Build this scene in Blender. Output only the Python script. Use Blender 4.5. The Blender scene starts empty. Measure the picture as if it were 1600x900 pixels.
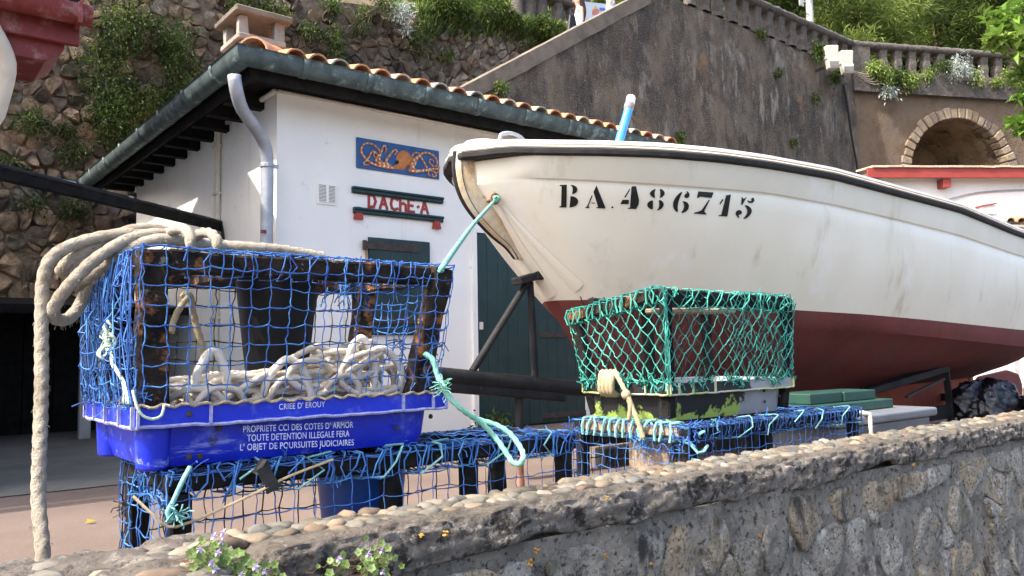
import bpy, bmesh, math, random
from mathutils import Vector, Matrix, Euler
from mathutils.bvhtree import BVHTree
from mathutils import noise as mnoise
rnd = random.Random(7)
S = bpy.context.scene
C = S.collection

# ------------------------------------------------------------------ camera
F = 1260.0                                   # focal length in photo pixels (1600 wide)
CAM = Vector((0.0, 0.0, 0.80))               # low eye height above the boat yard
PITCH = math.atan(102 / F); ROLL = 0.017
_fw = Vector((0.628, 0.778, 0)).normalized()
_r0 = Vector((_fw.y, -_fw.x, 0))
FW = (_fw * math.cos(PITCH) + Vector((0, 0, 1)) * math.sin(PITCH)).normalized()
_u0 = _r0.cross(FW).normalized()
RT = (_r0 * math.cos(ROLL) - _u0 * math.sin(ROLL)).normalized()
UP = (_u0 * math.cos(ROLL) + _r0 * math.sin(ROLL)).normalized()
cam = bpy.data.objects.new('camera', bpy.data.cameras.new('camera'))
C.objects.link(cam)
cam.matrix_world = Matrix(((RT.x, UP.x, -FW.x, CAM.x), (RT.y, UP.y, -FW.y, CAM.y), (RT.z, UP.z, -FW.z, CAM.z), (0, 0, 0, 1)))
cam.data.sensor_width = 36.0; cam.data.lens = 36.0 * F / 1600.0
cam.data.clip_start = 0.05; cam.data.clip_end = 2000
S.camera = cam

# ------------------------------------------------------------------ world, sun, exposure
SUN_EL = math.radians(50)
_az = Vector((-0.993, 0.12, 0)).normalized()
SUNV = _az * math.cos(SUN_EL) + Vector((0, 0, math.sin(SUN_EL)))
w = bpy.data.worlds.new('World'); S.world = w; w.use_nodes = True
nt = w.node_tree; nt.nodes.clear()
sky = nt.nodes.new('ShaderNodeTexSky'); sky.sky_type = 'NISHITA'; sky.sun_disc = False
sky.sun_elevation = SUN_EL; sky.sun_rotation = math.atan2(_az.x, _az.y); sky.air_density = 0.8; sky.dust_density = 4.5; sky.ozone_density = 1.0
bg = nt.nodes.new('ShaderNodeBackground'); bg.inputs['Strength'].default_value = 0.15
wo = nt.nodes.new('ShaderNodeOutputWorld')
nt.links.new(sky.outputs[0], bg.inputs[0]); nt.links.new(bg.outputs[0], wo.inputs[0])
sl = bpy.data.lights.new('sun', 'SUN'); sl.energy = 2.0; sl.angle = math.radians(0.5); sl.color = (1.0, 0.93, 0.82)
so = bpy.data.objects.new('sun', sl); C.objects.link(so); so.rotation_euler = SUNV.to_track_quat('Z', 'Y').to_euler()
S.view_settings.view_transform = 'Standard'; S.view_settings.look = 'None'; S.view_settings.gamma = 1.0
S.view_settings.use_curve_mapping = False; S.view_settings.exposure = 1.92

# ------------------------------------------------------------------ measuring helpers: pixel of the photo -> point on a real plane
def ray(px, py):
    return (FW + RT * ((px - 800) / F) + UP * ((450 - py) / F))
def hb(px, py, b):
    r = ray(px, py); return CAM + r * ((b - CAM.y) / r.y)
def ha(px, py, a):
    r = ray(px, py); return CAM + r * ((a - CAM.x) / r.x)
def hz(px, py, z):
    r = ray(px, py); return CAM + r * ((z - CAM.z) / r.z)
def hd(px, py, d):
    r = ray(px, py); return CAM + r * d
def hpl(px, py, p0, n):
    r = ray(px, py); return CAM + r * ((p0 - CAM).dot(n) / r.dot(n))
def pix(p):
    v = Vector(p) - CAM; z = v.dot(FW); return (800 + F * v.dot(RT) / z, 450 - F * v.dot(UP) / z)

# ------------------------------------------------------------------ objects
WLOC = {}
def thing(name, label, cat, loc=(0, 0, 0), group=None):
    o = bpy.data.objects.new(name, None); C.objects.link(o); o.location = loc; o.empty_display_size = .2
    o['label'] = label; o['category'] = cat
    if group: o['group'] = group
    WLOC[o.name] = Vector(loc); return o
def tag(o, label, cat, group=None, kind=None):
    o['label'] = label; o['category'] = cat
    if group: o['group'] = group
    if kind: o['kind'] = kind
    return o
class MB:
    def __init__(s): s.v = []; s.f = []; s.t = []; s.mi = []; s.m = 0
    def add(s, vs, fs, tint=(1, 1, 1)):
        o = len(s.v); s.v.extend([tuple(v) for v in vs]); s.t.extend([tint] * len(vs))
        for f in fs: s.f.append(tuple(i + o for i in f)); s.mi.append(s.m)
        return s
    def box(s, c, size, rot=None, tint=(1, 1, 1), jit=0):
        hx, hy, hz_ = size[0] / 2, size[1] / 2, size[2] / 2
        vs = [Vector((x, y, z)) for x in (-hx, hx) for y in (-hy, hy) for z in (-hz_, hz_)]
        if jit: vs = [v + Vector((rnd.uniform(-jit, jit), rnd.uniform(-jit, jit), rnd.uniform(-jit, jit))) for v in vs]
        if rot is not None: vs = [rot @ v for v in vs]
        c = Vector(c); vs = [v + c for v in vs]
        return s.add(vs, [(0, 1, 3, 2), (4, 6, 7, 5), (0, 4, 5, 1), (2, 3, 7, 6), (0, 2, 6, 4), (1, 5, 7, 3)], tint)
    def mm(s, lo, hi, tint=(1, 1, 1)):
        lo = Vector(lo); hi = Vector(hi); return s.box((lo + hi) / 2, hi - lo, None, tint)
    def bar(s, p, q, wd, th, up=Vector((0, 0, 1)), tint=(1, 1, 1), seg=1, wob=0):
        p = Vector(p); q = Vector(q); d = (q - p).normalized()
        x = d.cross(up)
        if x.length < 1e-4: x = d.cross(Vector((0, 1, 0)))
        x.normalize(); y = x.cross(d).normalized(); vs = []; fs = []
        for i in range(seg + 1):
            c = p.lerp(q, i / seg)
            if wob: c = c + x * rnd.uniform(-wob, wob) + y * rnd.uniform(-wob, wob)
            k = 1 + (rnd.uniform(-.12, .12) if wob else 0)
            vs += [c + (x * sx * wd + y * sy * th) * .5 * k for sx, sy in ((-1, -1), (1, -1), (1, 1), (-1, 1))]
        for i in range(seg):
            for j in range(4): fs.append((i * 4 + j, i * 4 + (j + 1) % 4, i * 4 + 4 + (j + 1) % 4, i * 4 + 4 + j))
        fs.append((3, 2, 1, 0)); e = seg * 4; fs.append((e, e + 1, e + 2, e + 3))
        return s.add(vs, fs, tint)
    def tube(s, pts, r, n=8, tint=(1, 1, 1), cap=True, strand=0, pitch=.05, amp=.14):
        pts = [Vector(p) for p in pts]; N = len(pts)
        if N < 2: return s
        rs = r if isinstance(r, (list, tuple)) else [r] * N
        t0 = (pts[1] - pts[0]).normalized(); up = Vector((0, 0, 1)) if abs(t0.z) < .9 else Vector((1, 0, 0))
        x = t0.cross(up).normalized(); vs = []; fs = []; L = 0; tp = t0
        for i, p in enumerate(pts):
            t = (pts[min(i + 1, N - 1)] - pts[max(i - 1, 0)])
            t = t.normalized() if t.length > 1e-9 else tp
            x = (x - t * x.dot(t)); x = x.normalized() if x.length > 1e-6 else t.orthogonal().normalized()
            y = t.cross(x); tp = t
            if i: L += (p - pts[i - 1]).length
            for k in range(n):
                a = 2 * math.pi * k / n; rr = rs[i]
                if strand: rr *= 1 - amp + amp * 1.6 * abs(math.cos(strand * .5 * (a - 2 * math.pi * L / pitch / strand * 1.0 * strand / 3)))
                vs.append(p + (x * math.cos(a) + y * math.sin(a)) * rr)
        for i in range(N - 1):
            for k in range(n):
                k2 = (k + 1) % n; fs.append((i * n + k, i * n + k2, i * n + n + k2, i * n + n + k))
        if cap: fs.append(tuple(range(n - 1, -1, -1))); fs.append(tuple((N - 1) * n + k for k in range(n)))
        return s.add(vs, fs, tint)
    def ball(s, c, r, n=6, m=4, tint=(1, 1, 1), rot=None):
        c = Vector(c); r = Vector((r, r, r)) if isinstance(r, (int, float)) else Vector(r); vs = []; fs = []
        for i in range(1, m):
            ph = math.pi * i / m
            for k in range(n):
                a = 2 * math.pi * k / n; vs.append(Vector((r.x * math.sin(ph) * math.cos(a), r.y * math.sin(ph) * math.sin(a), r.z * math.cos(ph))))
        vs += [Vector((0, 0, r.z)), Vector((0, 0, -r.z))]; T = len(vs) - 2
        for i in range(m - 2):
            for k in range(n): fs.append((i * n + k, i * n + n + k, i * n + n + (k + 1) % n, i * n + (k + 1) % n))
        for k in range(n): fs.append((T, k, (k + 1) % n)); fs.append((T + 1, (m - 2) * n + (k + 1) % n, (m - 2) * n + k))
        if rot is not None: vs = [rot @ v for v in vs]
        return s.add([v + c for v in vs], fs, tint)
    def lathe(s, base, prof, n=12, axis=Vector((0, 0, 1)), tint=(1, 1, 1)):
        base = Vector(base); ax = axis.normalized(); x = ax.orthogonal().normalized(); y = ax.cross(x); vs = []; fs = []
        for (r, h) in prof:
            for k in range(n):
                a = 2 * math.pi * k / n; vs.append(base + ax * h + (x * math.cos(a) + y * math.sin(a)) * r)
        for i in range(len(prof) - 1):
            for k in range(n): fs.append((i * n + k, i * n + (k + 1) % n, i * n + n + (k + 1) % n, i * n + n + k))
        fs.append(tuple(range(n - 1, -1, -1))); fs.append(tuple((len(prof) - 1) * n + k for k in range(n)))
        return s.add(vs, fs, tint)
    def prism(s, poly, depth, tint=(1, 1, 1)):
        poly = [Vector(p) for p in poly]; d = Vector(depth); n = len(poly)
        return s.add(poly + [p + d for p in poly], [tuple(range(n)), tuple(range(2 * n - 1, n - 1, -1))] + [(i, i + n, (i + 1) % n + n, (i + 1) % n) for i in range(n)], tint)
    def grid(s, fn, nu, nv, tint=(1, 1, 1), tf=None):
        vs = [fn(i / nu, j / nv) for i in range(nu + 1) for j in range(nv + 1)]
        fs = [(i * (nv + 1) + j, (i + 1) * (nv + 1) + j, (i + 1) * (nv + 1) + j + 1, i * (nv + 1) + j + 1) for i in range(nu) for j in range(nv)]
        return s.add(vs, fs, tint)
    def build(s, name, mat, parent=None, smooth=False, label=None, kind=None, fixn=True):
        me = bpy.data.meshes.new(name); org = WLOC.get(parent.name, Vector()) if parent else Vector()
        me.from_pydata([(v[0] - org.x, v[1] - org.y, v[2] - org.z) for v in s.v], [], s.f)
        at = me.color_attributes.new('tint', 'FLOAT_COLOR', 'POINT')
        at.data.foreach_set('color', [c for t in s.t for c in (t[0], t[1], t[2], 1.0)])
        for m in (mat if isinstance(mat, (list, tuple)) else [mat]): me.materials.append(m)
        if isinstance(mat, (list, tuple)): me.polygons.foreach_set('material_index', s.mi)
        if fixn:
            bm = bmesh.new(); bm.from_mesh(me); bmesh.ops.recalc_face_normals(bm, faces=bm.faces); bm.to_mesh(me); bm.free()
        me.polygons.foreach_set('use_smooth', [bool(smooth)] * len(me.polygons))
        if smooth and smooth is not True: me.set_sharp_from_angle(angle=math.radians(smooth))
        me.update()
        o = bpy.data.objects.new(name, me); C.objects.link(o)
        if parent: o.parent = parent; WLOC[o.name] = org
        else: WLOC[o.name] = Vector()
        if label: o['label'] = label
        if kind: o['kind'] = kind
        return o
def bevel(o, wd=.004, seg=2, ang=40):
    m = o.modifiers.new('bevel', 'BEVEL'); m.width = wd; m.segments = seg; m.limit_method = 'ANGLE'; m.angle_limit = math.radians(ang); return o
def spline(pts, step=.02, closed=False):
    P = [Vector(p) for p in pts]; n = len(P); out = []
    for i in range(n if closed else n - 1):
        if closed: p0, p1, p2, p3 = P[(i - 1) % n], P[i], P[(i + 1) % n], P[(i + 2) % n]
        else: p0, p1, p2, p3 = P[max(i - 1, 0)], P[i], P[i + 1], P[min(i + 2, n - 1)]
        k = max(2, int((p2 - p1).length / step))
        for j in range(k):
            t = j / k
            out.append(.5 * ((2 * p1) + (p2 - p0) * t + (2 * p0 - 5 * p1 + 4 * p2 - p3) * t * t + (3 * p1 - p0 - 3 * p2 + p3) * t ** 3))
    out.append(P[0] if closed else P[-1]); return out
def interp(tab, x):
    if x <= tab[0][0]:
        (x0, y0), (x1, y1) = tab[0], tab[1]; return y0 + (x - x0) * (y1 - y0) / (x1 - x0)
    for (x0, y0), (x1, y1) in zip(tab, tab[1:]):
        if x <= x1: return y0 + (x - x0) * (y1 - y0) / (x1 - x0)
    (x0, y0), (x1, y1) = tab[-2], tab[-1]; return y1 + (x - x1) * (y1 - y0) / (x1 - x0)
def nz(x, y, z=0, s=1.0): return mnoise.noise(Vector((x * s, y * s, z * s)))

# irregular stone outlines: Voronoi cells of scattered seeds, clipped to a box
def voronoi(seeds, x0, x1, y0, y1, cell):
    g = {}
    for i, (x, y) in enumerate(seeds): g.setdefault((int(x // cell), int(y // cell)), []).append(i)
    out = []
    for i, (x, y) in enumerate(seeds):
        poly = [(max(x0, x - 3 * cell), max(y0, y - 3 * cell)), (min(x1, x + 3 * cell), max(y0, y - 3 * cell)), (min(x1, x + 3 * cell), min(y1, y + 3 * cell)), (max(x0, x - 3 * cell), min(y1, y + 3 * cell))]
        cx, cy = int(x // cell), int(y // cell); nb = []
        for dx in range(-2, 3):
            for dy in range(-2, 3): nb += g.get((cx + dx, cy + dy), [])
        for j in nb:
            if j == i: continue
            qx, qy = seeds[j]; mx, my = (x + qx) / 2, (y + qy) / 2; nx, ny = qx - x, qy - y
            res = []
            for k in range(len(poly)):
                a, b = poly[k], poly[(k + 1) % len(poly)]
                da = (a[0] - mx) * nx + (a[1] - my) * ny; db = (b[0] - mx) * nx + (b[1] - my) * ny
                if da <= 0: res.append(a)
                if (da < 0) != (db < 0) and da != db:
                    t = da / (da - db); res.append((a[0] + (b[0] - a[0]) * t, a[1] + (b[1] - a[1]) * t))
            poly = res
            if len(poly) < 3: break
        out.append(poly if len(poly) >= 3 else None)
    return out
def chaikin(poly, it=1, q=.25):
    for _ in range(it):
        r = []
        for i in range(len(poly)):
            a, b = poly[i], poly[(i + 1) % len(poly)]
            r.append(tuple(a[k] * (1 - q) + b[k] * q for k in range(len(a)))); r.append(tuple(a[k] * q + b[k] * (1 - q) for k in range(len(a))))
        poly = r
    return poly
def area(poly): return abs(sum(poly[i][0] * poly[(i + 1) % len(poly)][1] - poly[(i + 1) % len(poly)][0] * poly[i][1] for i in range(len(poly)))) / 2
def stone(mb, poly, fn, gap, h, back=.05, tint=(1, 1, 1), rough=.0, rings=2):
    """a faced stone: poly in wall units, fn(u, v, out) -> world point"""
    n = len(poly); cx = sum(p[0] for p in poly) / n; cy = sum(p[1] for p in poly) / n
    size = math.sqrt(max(area(poly), 1e-6)); k = max(.45, 1 - 2.0 * gap / size)
    pl = [(cx + (p[0] - cx) * k, cy + (p[1] - cy) * k) for p in poly]
    pl = chaikin(pl, 1, .22); n = len(pl)
    tilt = (rnd.uniform(-.12, .12), rnd.uniform(-.12, .12))
    def P(p, s, o):
        u, v = cx + (p[0] - cx) * s, cy + (p[1] - cy) * s
        j = rough * mnoise.noise(Vector((u * 9, v * 9, cx * 3))) if rough else 0
        return fn(u, v, o + j + (tilt[0] * (u - cx) + tilt[1] * (v - cy)) * (1 if o > 0 else 0))
    vs = [P(p, 1.0, -back) for p in pl]; lv = [(1.0, h * .55), (.86, h)] if rings == 2 else [(1.0, h * .5), (.93, h * .9), (.7, h), (.38, h * 1.03)]
    for s_, o_ in lv: vs += [P(p, s_, o_) for p in pl]
    fs = []
    for r in range(len(lv)):
        for i in range(n): fs.append((r * n + i, r * n + (i + 1) % n, r * n + n + (i + 1) % n, r * n + n + i))
    vs.append(fn(cx, cy, h * 1.06)); c = len(vs) - 1; b = len(lv) * n
    for i in range(n): fs.append((b + i, b + (i + 1) % n, c))
    mb.add(vs, fs, tint)

# ------------------------------------------------------------------ materials
def M(name, c1, c2=None, scale=6., rough=.75, bump=.25, bscale=60., tint=False, metal=0., c3=None, c3cut=.58, c3scale=4., c3w=.08, stretch=(1, 1, 1), c4=None, c4cut=.62, c4scale=14., spec=.4, transl=0., detail=6, c3stretch=None, bdist=.01, c4w=.06, extra=()):
    m = bpy.data.materials.new(name); m.use_nodes = True; nt = m.node_tree; N = nt.nodes; L = nt.links; N.clear()
    out = N.new('ShaderNodeOutputMaterial'); bs = N.new('ShaderNodeBsdfPrincipled'); tc = N.new('ShaderNodeTexCoord')
    def mapped(st):
        mp = N.new('ShaderNodeMapping'); L.new(tc.outputs['Object'], mp.inputs[0]); mp.inputs['Scale'].default_value = st; return mp.outputs[0]
    base = mapped(stretch)
    def noise(sc, co, det=detail, ro=.62):
        n = N.new('ShaderNodeTexNoise'); n.inputs['Scale'].default_value = sc; n.inputs['Detail'].default_value = det; n.inputs['Roughness'].default_value = ro; L.new(co, n.inputs['Vector']); return n.outputs[0]
    def ramp(fac, a, b):
        r = N.new('ShaderNodeMapRange'); r.interpolation_type = 'SMOOTHSTEP'; r.inputs[1].default_value = a; r.inputs[2].default_value = b; L.new(fac, r.inputs[0]); return r.outputs[0]
    def mix(fac, a, b, mode='MIX'):
        x = N.new('ShaderNodeMix'); x.data_type = 'RGBA'; x.blend_type = mode
        if isinstance(fac, (int, float)): x.inputs[0].default_value = fac
        else: L.new(fac, x.inputs[0])
        for sock, val in ((x.inputs[6], a), (x.inputs[7], b)):
            if isinstance(val, tuple): sock.default_value = (*val[:3], 1)
            else: L.new(val, sock)
        return x.outputs[2]
    col = c1
    if c2: col = mix(ramp(noise(scale, base), .33, .67), c1, c2)
    if tint:
        at = N.new('ShaderNodeAttribute'); at.attribute_name = 'tint'; col = mix(1.0, col if not isinstance(col, tuple) else col, at.outputs[0], 'MULTIPLY')
    if c3:
        co = mapped(c3stretch) if c3stretch else base
        col = mix(ramp(noise(c3scale, co, 9, .7), c3cut - c3w, c3cut + c3w), col, c3)
    if c4: col = mix(ramp(noise(c4scale, tc.outputs['Object'], 7, .7), c4cut - c4w, c4cut + c4w), col, c4)
    for (ec, ecut, esc, ew, est) in extra: col = mix(ramp(noise(esc, mapped(est), 9, .68), ecut - ew, ecut + ew), col, ec)
    if isinstance(col, tuple): bs.inputs['Base Color'].default_value = (*col[:3], 1)
    else: L.new(col, bs.inputs['Base Color'])
    bs.inputs['Roughness'].default_value = rough; bs.inputs['Metallic'].default_value = metal; bs.inputs['Specular IOR Level'].default_value = spec
    if bump:
        b = N.new('ShaderNodeBump'); b.inputs['Strength'].default_value = min(1., bump); b.inputs['Distance'].default_value = bdist; L.new(noise(bscale, tc.outputs['Object'], 8, .7), b.inputs['Height']); L.new(b.outputs[0], bs.inputs['Normal'])
    sh = bs.outputs[0]
    if transl:
        t = N.new('ShaderNodeBsdfTranslucent'); mx = N.new('ShaderNodeMixShader'); mx.inputs[0].default_value = transl
        if isinstance(col, tuple): t.inputs[0].default_value = (*col[:3], 1)
        else: L.new(col, t.inputs[0])
        L.new(sh, mx.inputs[1]); L.new(t.outputs[0], mx.inputs[2]); sh = mx.outputs[0]
    L.new(sh, out.inputs[0]); return m
m_plaster = M('white_plaster', (.88, .86, .80), (.83, .81, .755), 1.3, .85, .25, 40, extra=(((.62, .59, .52), .70, 2.4, .10, (1, 1, .12)), ((.68, .66, .61), .66, 9, .05, (1, 1, 1))), c3=(.60, .57, .49), c3cut=.67, c3scale=2.2, c3w=.1, c3stretch=(1, 1, .25))
m_rubble = M('rubble_stone', (.55, .47, .38), (1.0, .94, .84), 7, .9, 1, 26, tint=True, c3=(.045, .036, .028), c3cut=.60, c3scale=2.6, c3w=.09, bdist=.05, c4=(.10, .12, .05), c4cut=.64, c4scale=3.2)
m_mortar = M('old_mortar', (.17, .13, .09), (.30, .235, .17), 4, .95, 1, 20, c3=(.03, .026, .02), c3cut=.55, c3scale=1.4, bdist=.06)
m_conc = M('stained_concrete', (.095, .070, .047), (.18, .152, .117), 2.2, .92, 1, 22, c3=(.042, .036, .031), c3cut=.505, c3scale=1.2, c3w=.10, extra=(((.34, .31, .26), .64, .55, .06, (1, 1, .6)), ((.27, .245, .205), .60, 2.6, .05, (1, 1, .3)), ((.035, .03, .027), .62, 3.4, .07, (1, 1, .28)), ((.22, .14, .07), .62, 1.7, .08, (1, 1, 1))), stretch=(1, 1, .6), c3stretch=(1, 1, .45), c4=(.30, .25, .19), c4cut=.58, c4scale=55, bdist=.06)
m_coping = M('ramp_coping', (.14, .112, .082), (.205, .172, .132), 3, .92, .8, 30, bdist=.03, c3=(.12, .10, .085), c3cut=.6, c3scale=2.5)
m_archwall = M('brown_render', (.125, .083, .05), (.20, .143, .092), 1.6, .92, .9, 16, c3=(.13, .10, .075), c3cut=.56, c3scale=1.6, bdist=.05)
m_baluster = M('weathered_cement', (.085, .072, .062), (.17, .147, .126), 5, .95, 1, 18, bdist=.05, c3=(.06, .05, .045), c3cut=.57, c3scale=5)
m_arch = M('arch_stone', (.33, .30, .265), (.44, .39, .32), 4, .9, .8, 14, tint=True, bdist=.05, c3=(.22, .15, .09), c3cut=.6, c3scale=3)
m_niche = M('niche_rock', (.26, .18, .10), (.42, .31, .19), 2, .95, 1, 6, bdist=.15, c3=(.07, .05, .035), c3cut=.55, c3scale=1.4)
m_wstone = M('lichen_stone', (.40, .385, .345), (.24, .228, .20), 9, .93, 1, 55, tint=True, c3=(.58, .56, .50), c3cut=.57, c3scale=9, c3w=.07, c4=(.05, .045, .038), c4cut=.57, c4scale=70, c4w=.10, bdist=.025, extra=(((.035, .031, .027), .58, 5, .08, (1, 1, .45)), ((.20, .19, .12), .64, 4, .08, (1, 1, 1))))
m_wmortar = M('wall_mortar', (.29, .265, .225), (.17, .156, .13), 9, .95, 1, 55, c3=(.30, .28, .24), c3cut=.57, c3scale=24, c3w=.05, c4=(.03, .027, .024), c4cut=.58, c4scale=44, bdist=.02)
m_cap = M('wall_cap', (.36, .31, .26), (.26, .225, .185), 10, .93, 1, 70, c3=(.045, .038, .032), c3cut=.55, c3scale=14, c3w=.09, bdist=.015, c4=(.46, .43, .38), c4cut=.62, c4scale=20)
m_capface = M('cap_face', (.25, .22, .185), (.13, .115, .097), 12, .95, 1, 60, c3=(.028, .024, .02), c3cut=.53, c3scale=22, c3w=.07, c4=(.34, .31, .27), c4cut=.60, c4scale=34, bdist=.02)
m_bedl = M('rough_mortar', (.20, .17, .14), (.11, .095, .08), 14, .95, 1, 60, bdist=.02, c3=(.32, .29, .24), c3cut=.60, c3scale=18, c4=(.05, .045, .04), c4cut=.6, c4scale=30)
m_bed = M('mortar_bed', (.19, .16, .125), (.125, .105, .082), 12, .95, 1, 45, bdist=.035, c3=(.075, .065, .055), c3cut=.58, c3scale=24, c4=(.26, .23, .19), c4cut=.6, c4scale=50)
m_pebble = M('pebble', (.21, .20, .18), (.36, .335, .295), 22, .8, .35, 90, tint=True, c3=(.22, .20, .18), c3cut=.66, c3scale=20, bdist=.006)
m_asph = M('pink_asphalt', (.125, .090, .072), (.165, .122, .098), 1.2, .93, .8, 130, c4=(.20, .15, .125), c4cut=.58, c4scale=110, bdist=.006)
m_slab = M('concrete_slab', (.10, .095, .082), (.15, .142, .122), 1.5, .9, .4, 50, c3=(.15, .14, .12), c3cut=.6, c3scale=2)
m_street = M('street_asphalt', (.05, .05, .05), (.07, .068, .065), 3, .9, .5, 120)
m_soil = M('soil', (.12, .085, .055), (.18, .13, .08), 3, .95, .8, 20, c3=(.06, .10, .03), c3cut=.5, c3scale=1.2)
m_hill = M('hill_scrub', (.03, .05, .015), (.06, .09, .03), 1.2, .95, 1, 5, bdist=.3)
m_door = M('green_paint', (.011, .032, .031), (.017, .042, .040), 6, .5, .15, 60, c3=(.06, .085, .08), c3cut=.7, c3scale=12, c3stretch=(1, 1, .2))
m_greenlid = M('green_box_paint', (.012, .05, .037), (.02, .07, .05), 8, .5, .2, 60, c3=(.12, .14, .11), c3cut=.7, c3scale=18)
m_iron = M('rusted_iron', (.035, .03, .027), (.07, .05, .04), 30, .8, .6, 90)
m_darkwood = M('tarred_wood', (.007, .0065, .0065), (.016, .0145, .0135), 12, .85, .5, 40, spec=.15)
m_copper = M('verdigris_copper', (.095, .128, .125), (.046, .064, .067), 7, .6, .35, 45, c3=(.22, .30, .285), c3cut=.60, c3scale=9, metal=.15)
m_zinc = M('zinc_pipe', (.33, .35, .38), (.42, .44, .47), 9, .5, .15, 60, metal=.3)
m_cream = M('cream_paint', (.62, .57, .46), (.70, .65, .54), 8, .6, .15, 60)
m_tile = M('terracotta', (.95, .92, .88), (.75, .70, .66), 12, .85, .6, 50, tint=True, c3=(.16, .12, .09), c3cut=.64, c3scale=9)
m_redpaint = M('red_paint', (.15, .02, .018), (.19, .03, .027), 8, .55, .2, 70, c3=(.30, .16, .15), c3cut=.60, c3scale=6, c3w=.09)
m_redfascia = M('red_fascia', (.30, .048, .035), (.25, .038, .028), 5, .55, .15, 70)
m_panelblue = M('panel_blue', (.022, .085, .24), (.03, .12, .31), 20, .6, .5, 40, bdist=.01)
m_orange = M('octopus_orange', (.60, .24, .08), (.46, .16, .05), 40, .65, .4, 70)
m_dotwhite = M('mosaic_white', (.75, .62, .48), (.8, .72, .6), 30, .6, .2, 60)
m_black = M('black_paint', (.008, .008, .008), None, rough=.55, bump=.1)
m_chim = M('chimney_cement', (.33, .30, .25), (.24, .215, .18), 7, .9, .5, 40, c3=(.16, .14, .12), c3cut=.6, c3scale=6)
m_hull = M('hull_gelcoat', (.83, .79, .67), (.77, .72, .59), 1.4, .38, .06, 30, extra=(((.55, .47, .33), .66, 3.2, .10, (1, 1, .16)), ((.42, .37, .30), .70, 26, .03, (1, 1, .5)), ((.83, .81, .75), .63, 2.2, .06, (1, 1, .5))), c3=(.48, .42, .31), c3cut=.70, c3scale=2.2, c3w=.12, c3stretch=(1, 1, .4), c4=(.20, .15, .10), c4cut=.775, c4scale=13, c4w=.03)
m_anti = M('antifouling_red', (.115, .026, .023), (.155, .036, .031), 2.5, .8, .35, 40, c3=(.13, .045, .04), c3cut=.6, c3scale=2, c4=(.40, .25, .22), c4cut=.76, c4scale=16, c4w=.03)
m_keel = M('keel_red_lead', (.36, .075, .035), (.29, .055, .03), 4, .8, .3, 40)
m_rubber = M('black_rubber', (.009, .009, .0095), (.02, .019, .0185), 14, .75, .4, 40, c3=(.45, .40, .31), c3cut=.69, c3scale=10, c3w=.03)
m_gunwhite = M('gunwale_white', (.70, .665, .62), (.62, .58, .53), 4, .5, .2, 50, c3=(.38, .33, .28), c3cut=.68, c3scale=5)
m_gunpale = M('gunwale_strip', (.66, .58, .47), (.58, .50, .40), 8, .6, .2, 50)
m_stem = M('stem_band', (.68, .60, .46), (.50, .36, .20), 6, .7, .6, 40, c3=(.07, .055, .045), c3cut=.585, c3scale=9, c3w=.03, c4=(.5, .2, .06), c4cut=.64, c4scale=5)
m_trailer = M('trailer_black', (.007, .007, .0075), (.02, .019, .0185), 6, .62, .5, 60, spec=.25, c4=(.07, .055, .05), c4cut=.68, c4scale=22)
m_rust = M('rusty_steel', (.22, .10, .06), (.34, .18, .12), 15, .8, .4, 60)
m_pvcblue = M('blue_pipe_plastic', (.045, .24, .60), (.06, .29, .66), 8, .35, .05, 60)
m_whiteplastic = M('white_plastic', (.75, .75, .73), (.68, .68, .66), 8, .4, .05, 60)
m_tape = M('grey_tape', (.18, .15, .17), (.28, .24, .26), 30, .5, .3, 80)
m_crate = M('blue_crate_plastic', (.004, .016, .42), (.007, .028, .52), 5, .42, .15, 60, extra=(((.20, .23, .58), .62, 34, .05, (.12, 1, 1)), ((.03, .03, .10), .66, 9, .06, (1, 1, 1))), c3=(.10, .13, .52), c3cut=.62, c3scale=12, c3w=.10, c4=(.35, .38, .62), c4cut=.75, c4scale=60)
m_scuff = M('scuffed_plastic', (.42, .44, .66), (.25, .27, .58), 60, .8, .6, 150)
m_ink = M('white_print', (.66, .68, .78), (.40, .42, .66), 60, .7, .0)
m_frame = M('pot_frame_wood', (.008, .007, .0065), (.05, .036, .027), 14, .85, 1, 45, spec=.15, stretch=(1, 1, 1), c3=(.30, .13, .05), c3cut=.565, c3scale=9, c3w=.05, bdist=.015, c4=(.33, .29, .24), c4cut=.65, c4scale=26)
m_framedark = M('dark_frame_wood', (.006, .0055, .0055), (.020, .018, .016), 16, .85, .9, 45, spec=.15, c3=(.22, .18, .14), c3cut=.68, c3scale=11, c3w=.04, bdist=.012)
m_framepale = M('bare_frame_wood', (.34, .26, .18), (.24, .18, .12), 16, .85, .6, 45, c3=(.05, .045, .04), c3cut=.63, c3scale=8, bdist=.01)
m_netblue = M('blue_net_twine', (.022, .085, .32), (.05, .17, .44), 14, .8, .3, 200, tint=True)
m_netgreen = M('green_net_twine', (.028, .27, .21), (.06, .37, .29), 14, .8, .3, 200, tint=True)
m_netblack = M('dark_net_twine', (.009, .009, .012), (.02, .022, .026), 14, .8, .3, 200)
m_palet = M('pale_twine', (.52, .60, .46), (.42, .56, .48), 20, .85, .4, 150)
m_cyan = M('pale_green_twine', (.24, .46, .42), (.14, .38, .38), 20, .8, .3, 150)
m_rope = M('white_rope', (.50, .435, .335), (.62, .555, .44), 7, .95, 1, 190, bdist=.02, tint=True, c3=(.34, .27, .18), c3cut=.58, c3scale=6, c4=(.24, .19, .13), c4cut=.62, c4scale=60)
m_roperust = M('heap_rope', (.78, .72, .62), (.62, .56, .46), 10, .9, .8, 130, bdist=.005, tint=True, c3=(.40, .19, .07), c3cut=.68, c3scale=7)
m_ropegreen = M('green_rope', (.14, .38, .29), (.22, .47, .37), 20, .85, .6, 130, bdist=.005)
m_ropetan = M('tan_rope', (.42, .34, .21), (.34, .265, .16), 20, .9, .6, 130, bdist=.005)
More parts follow.
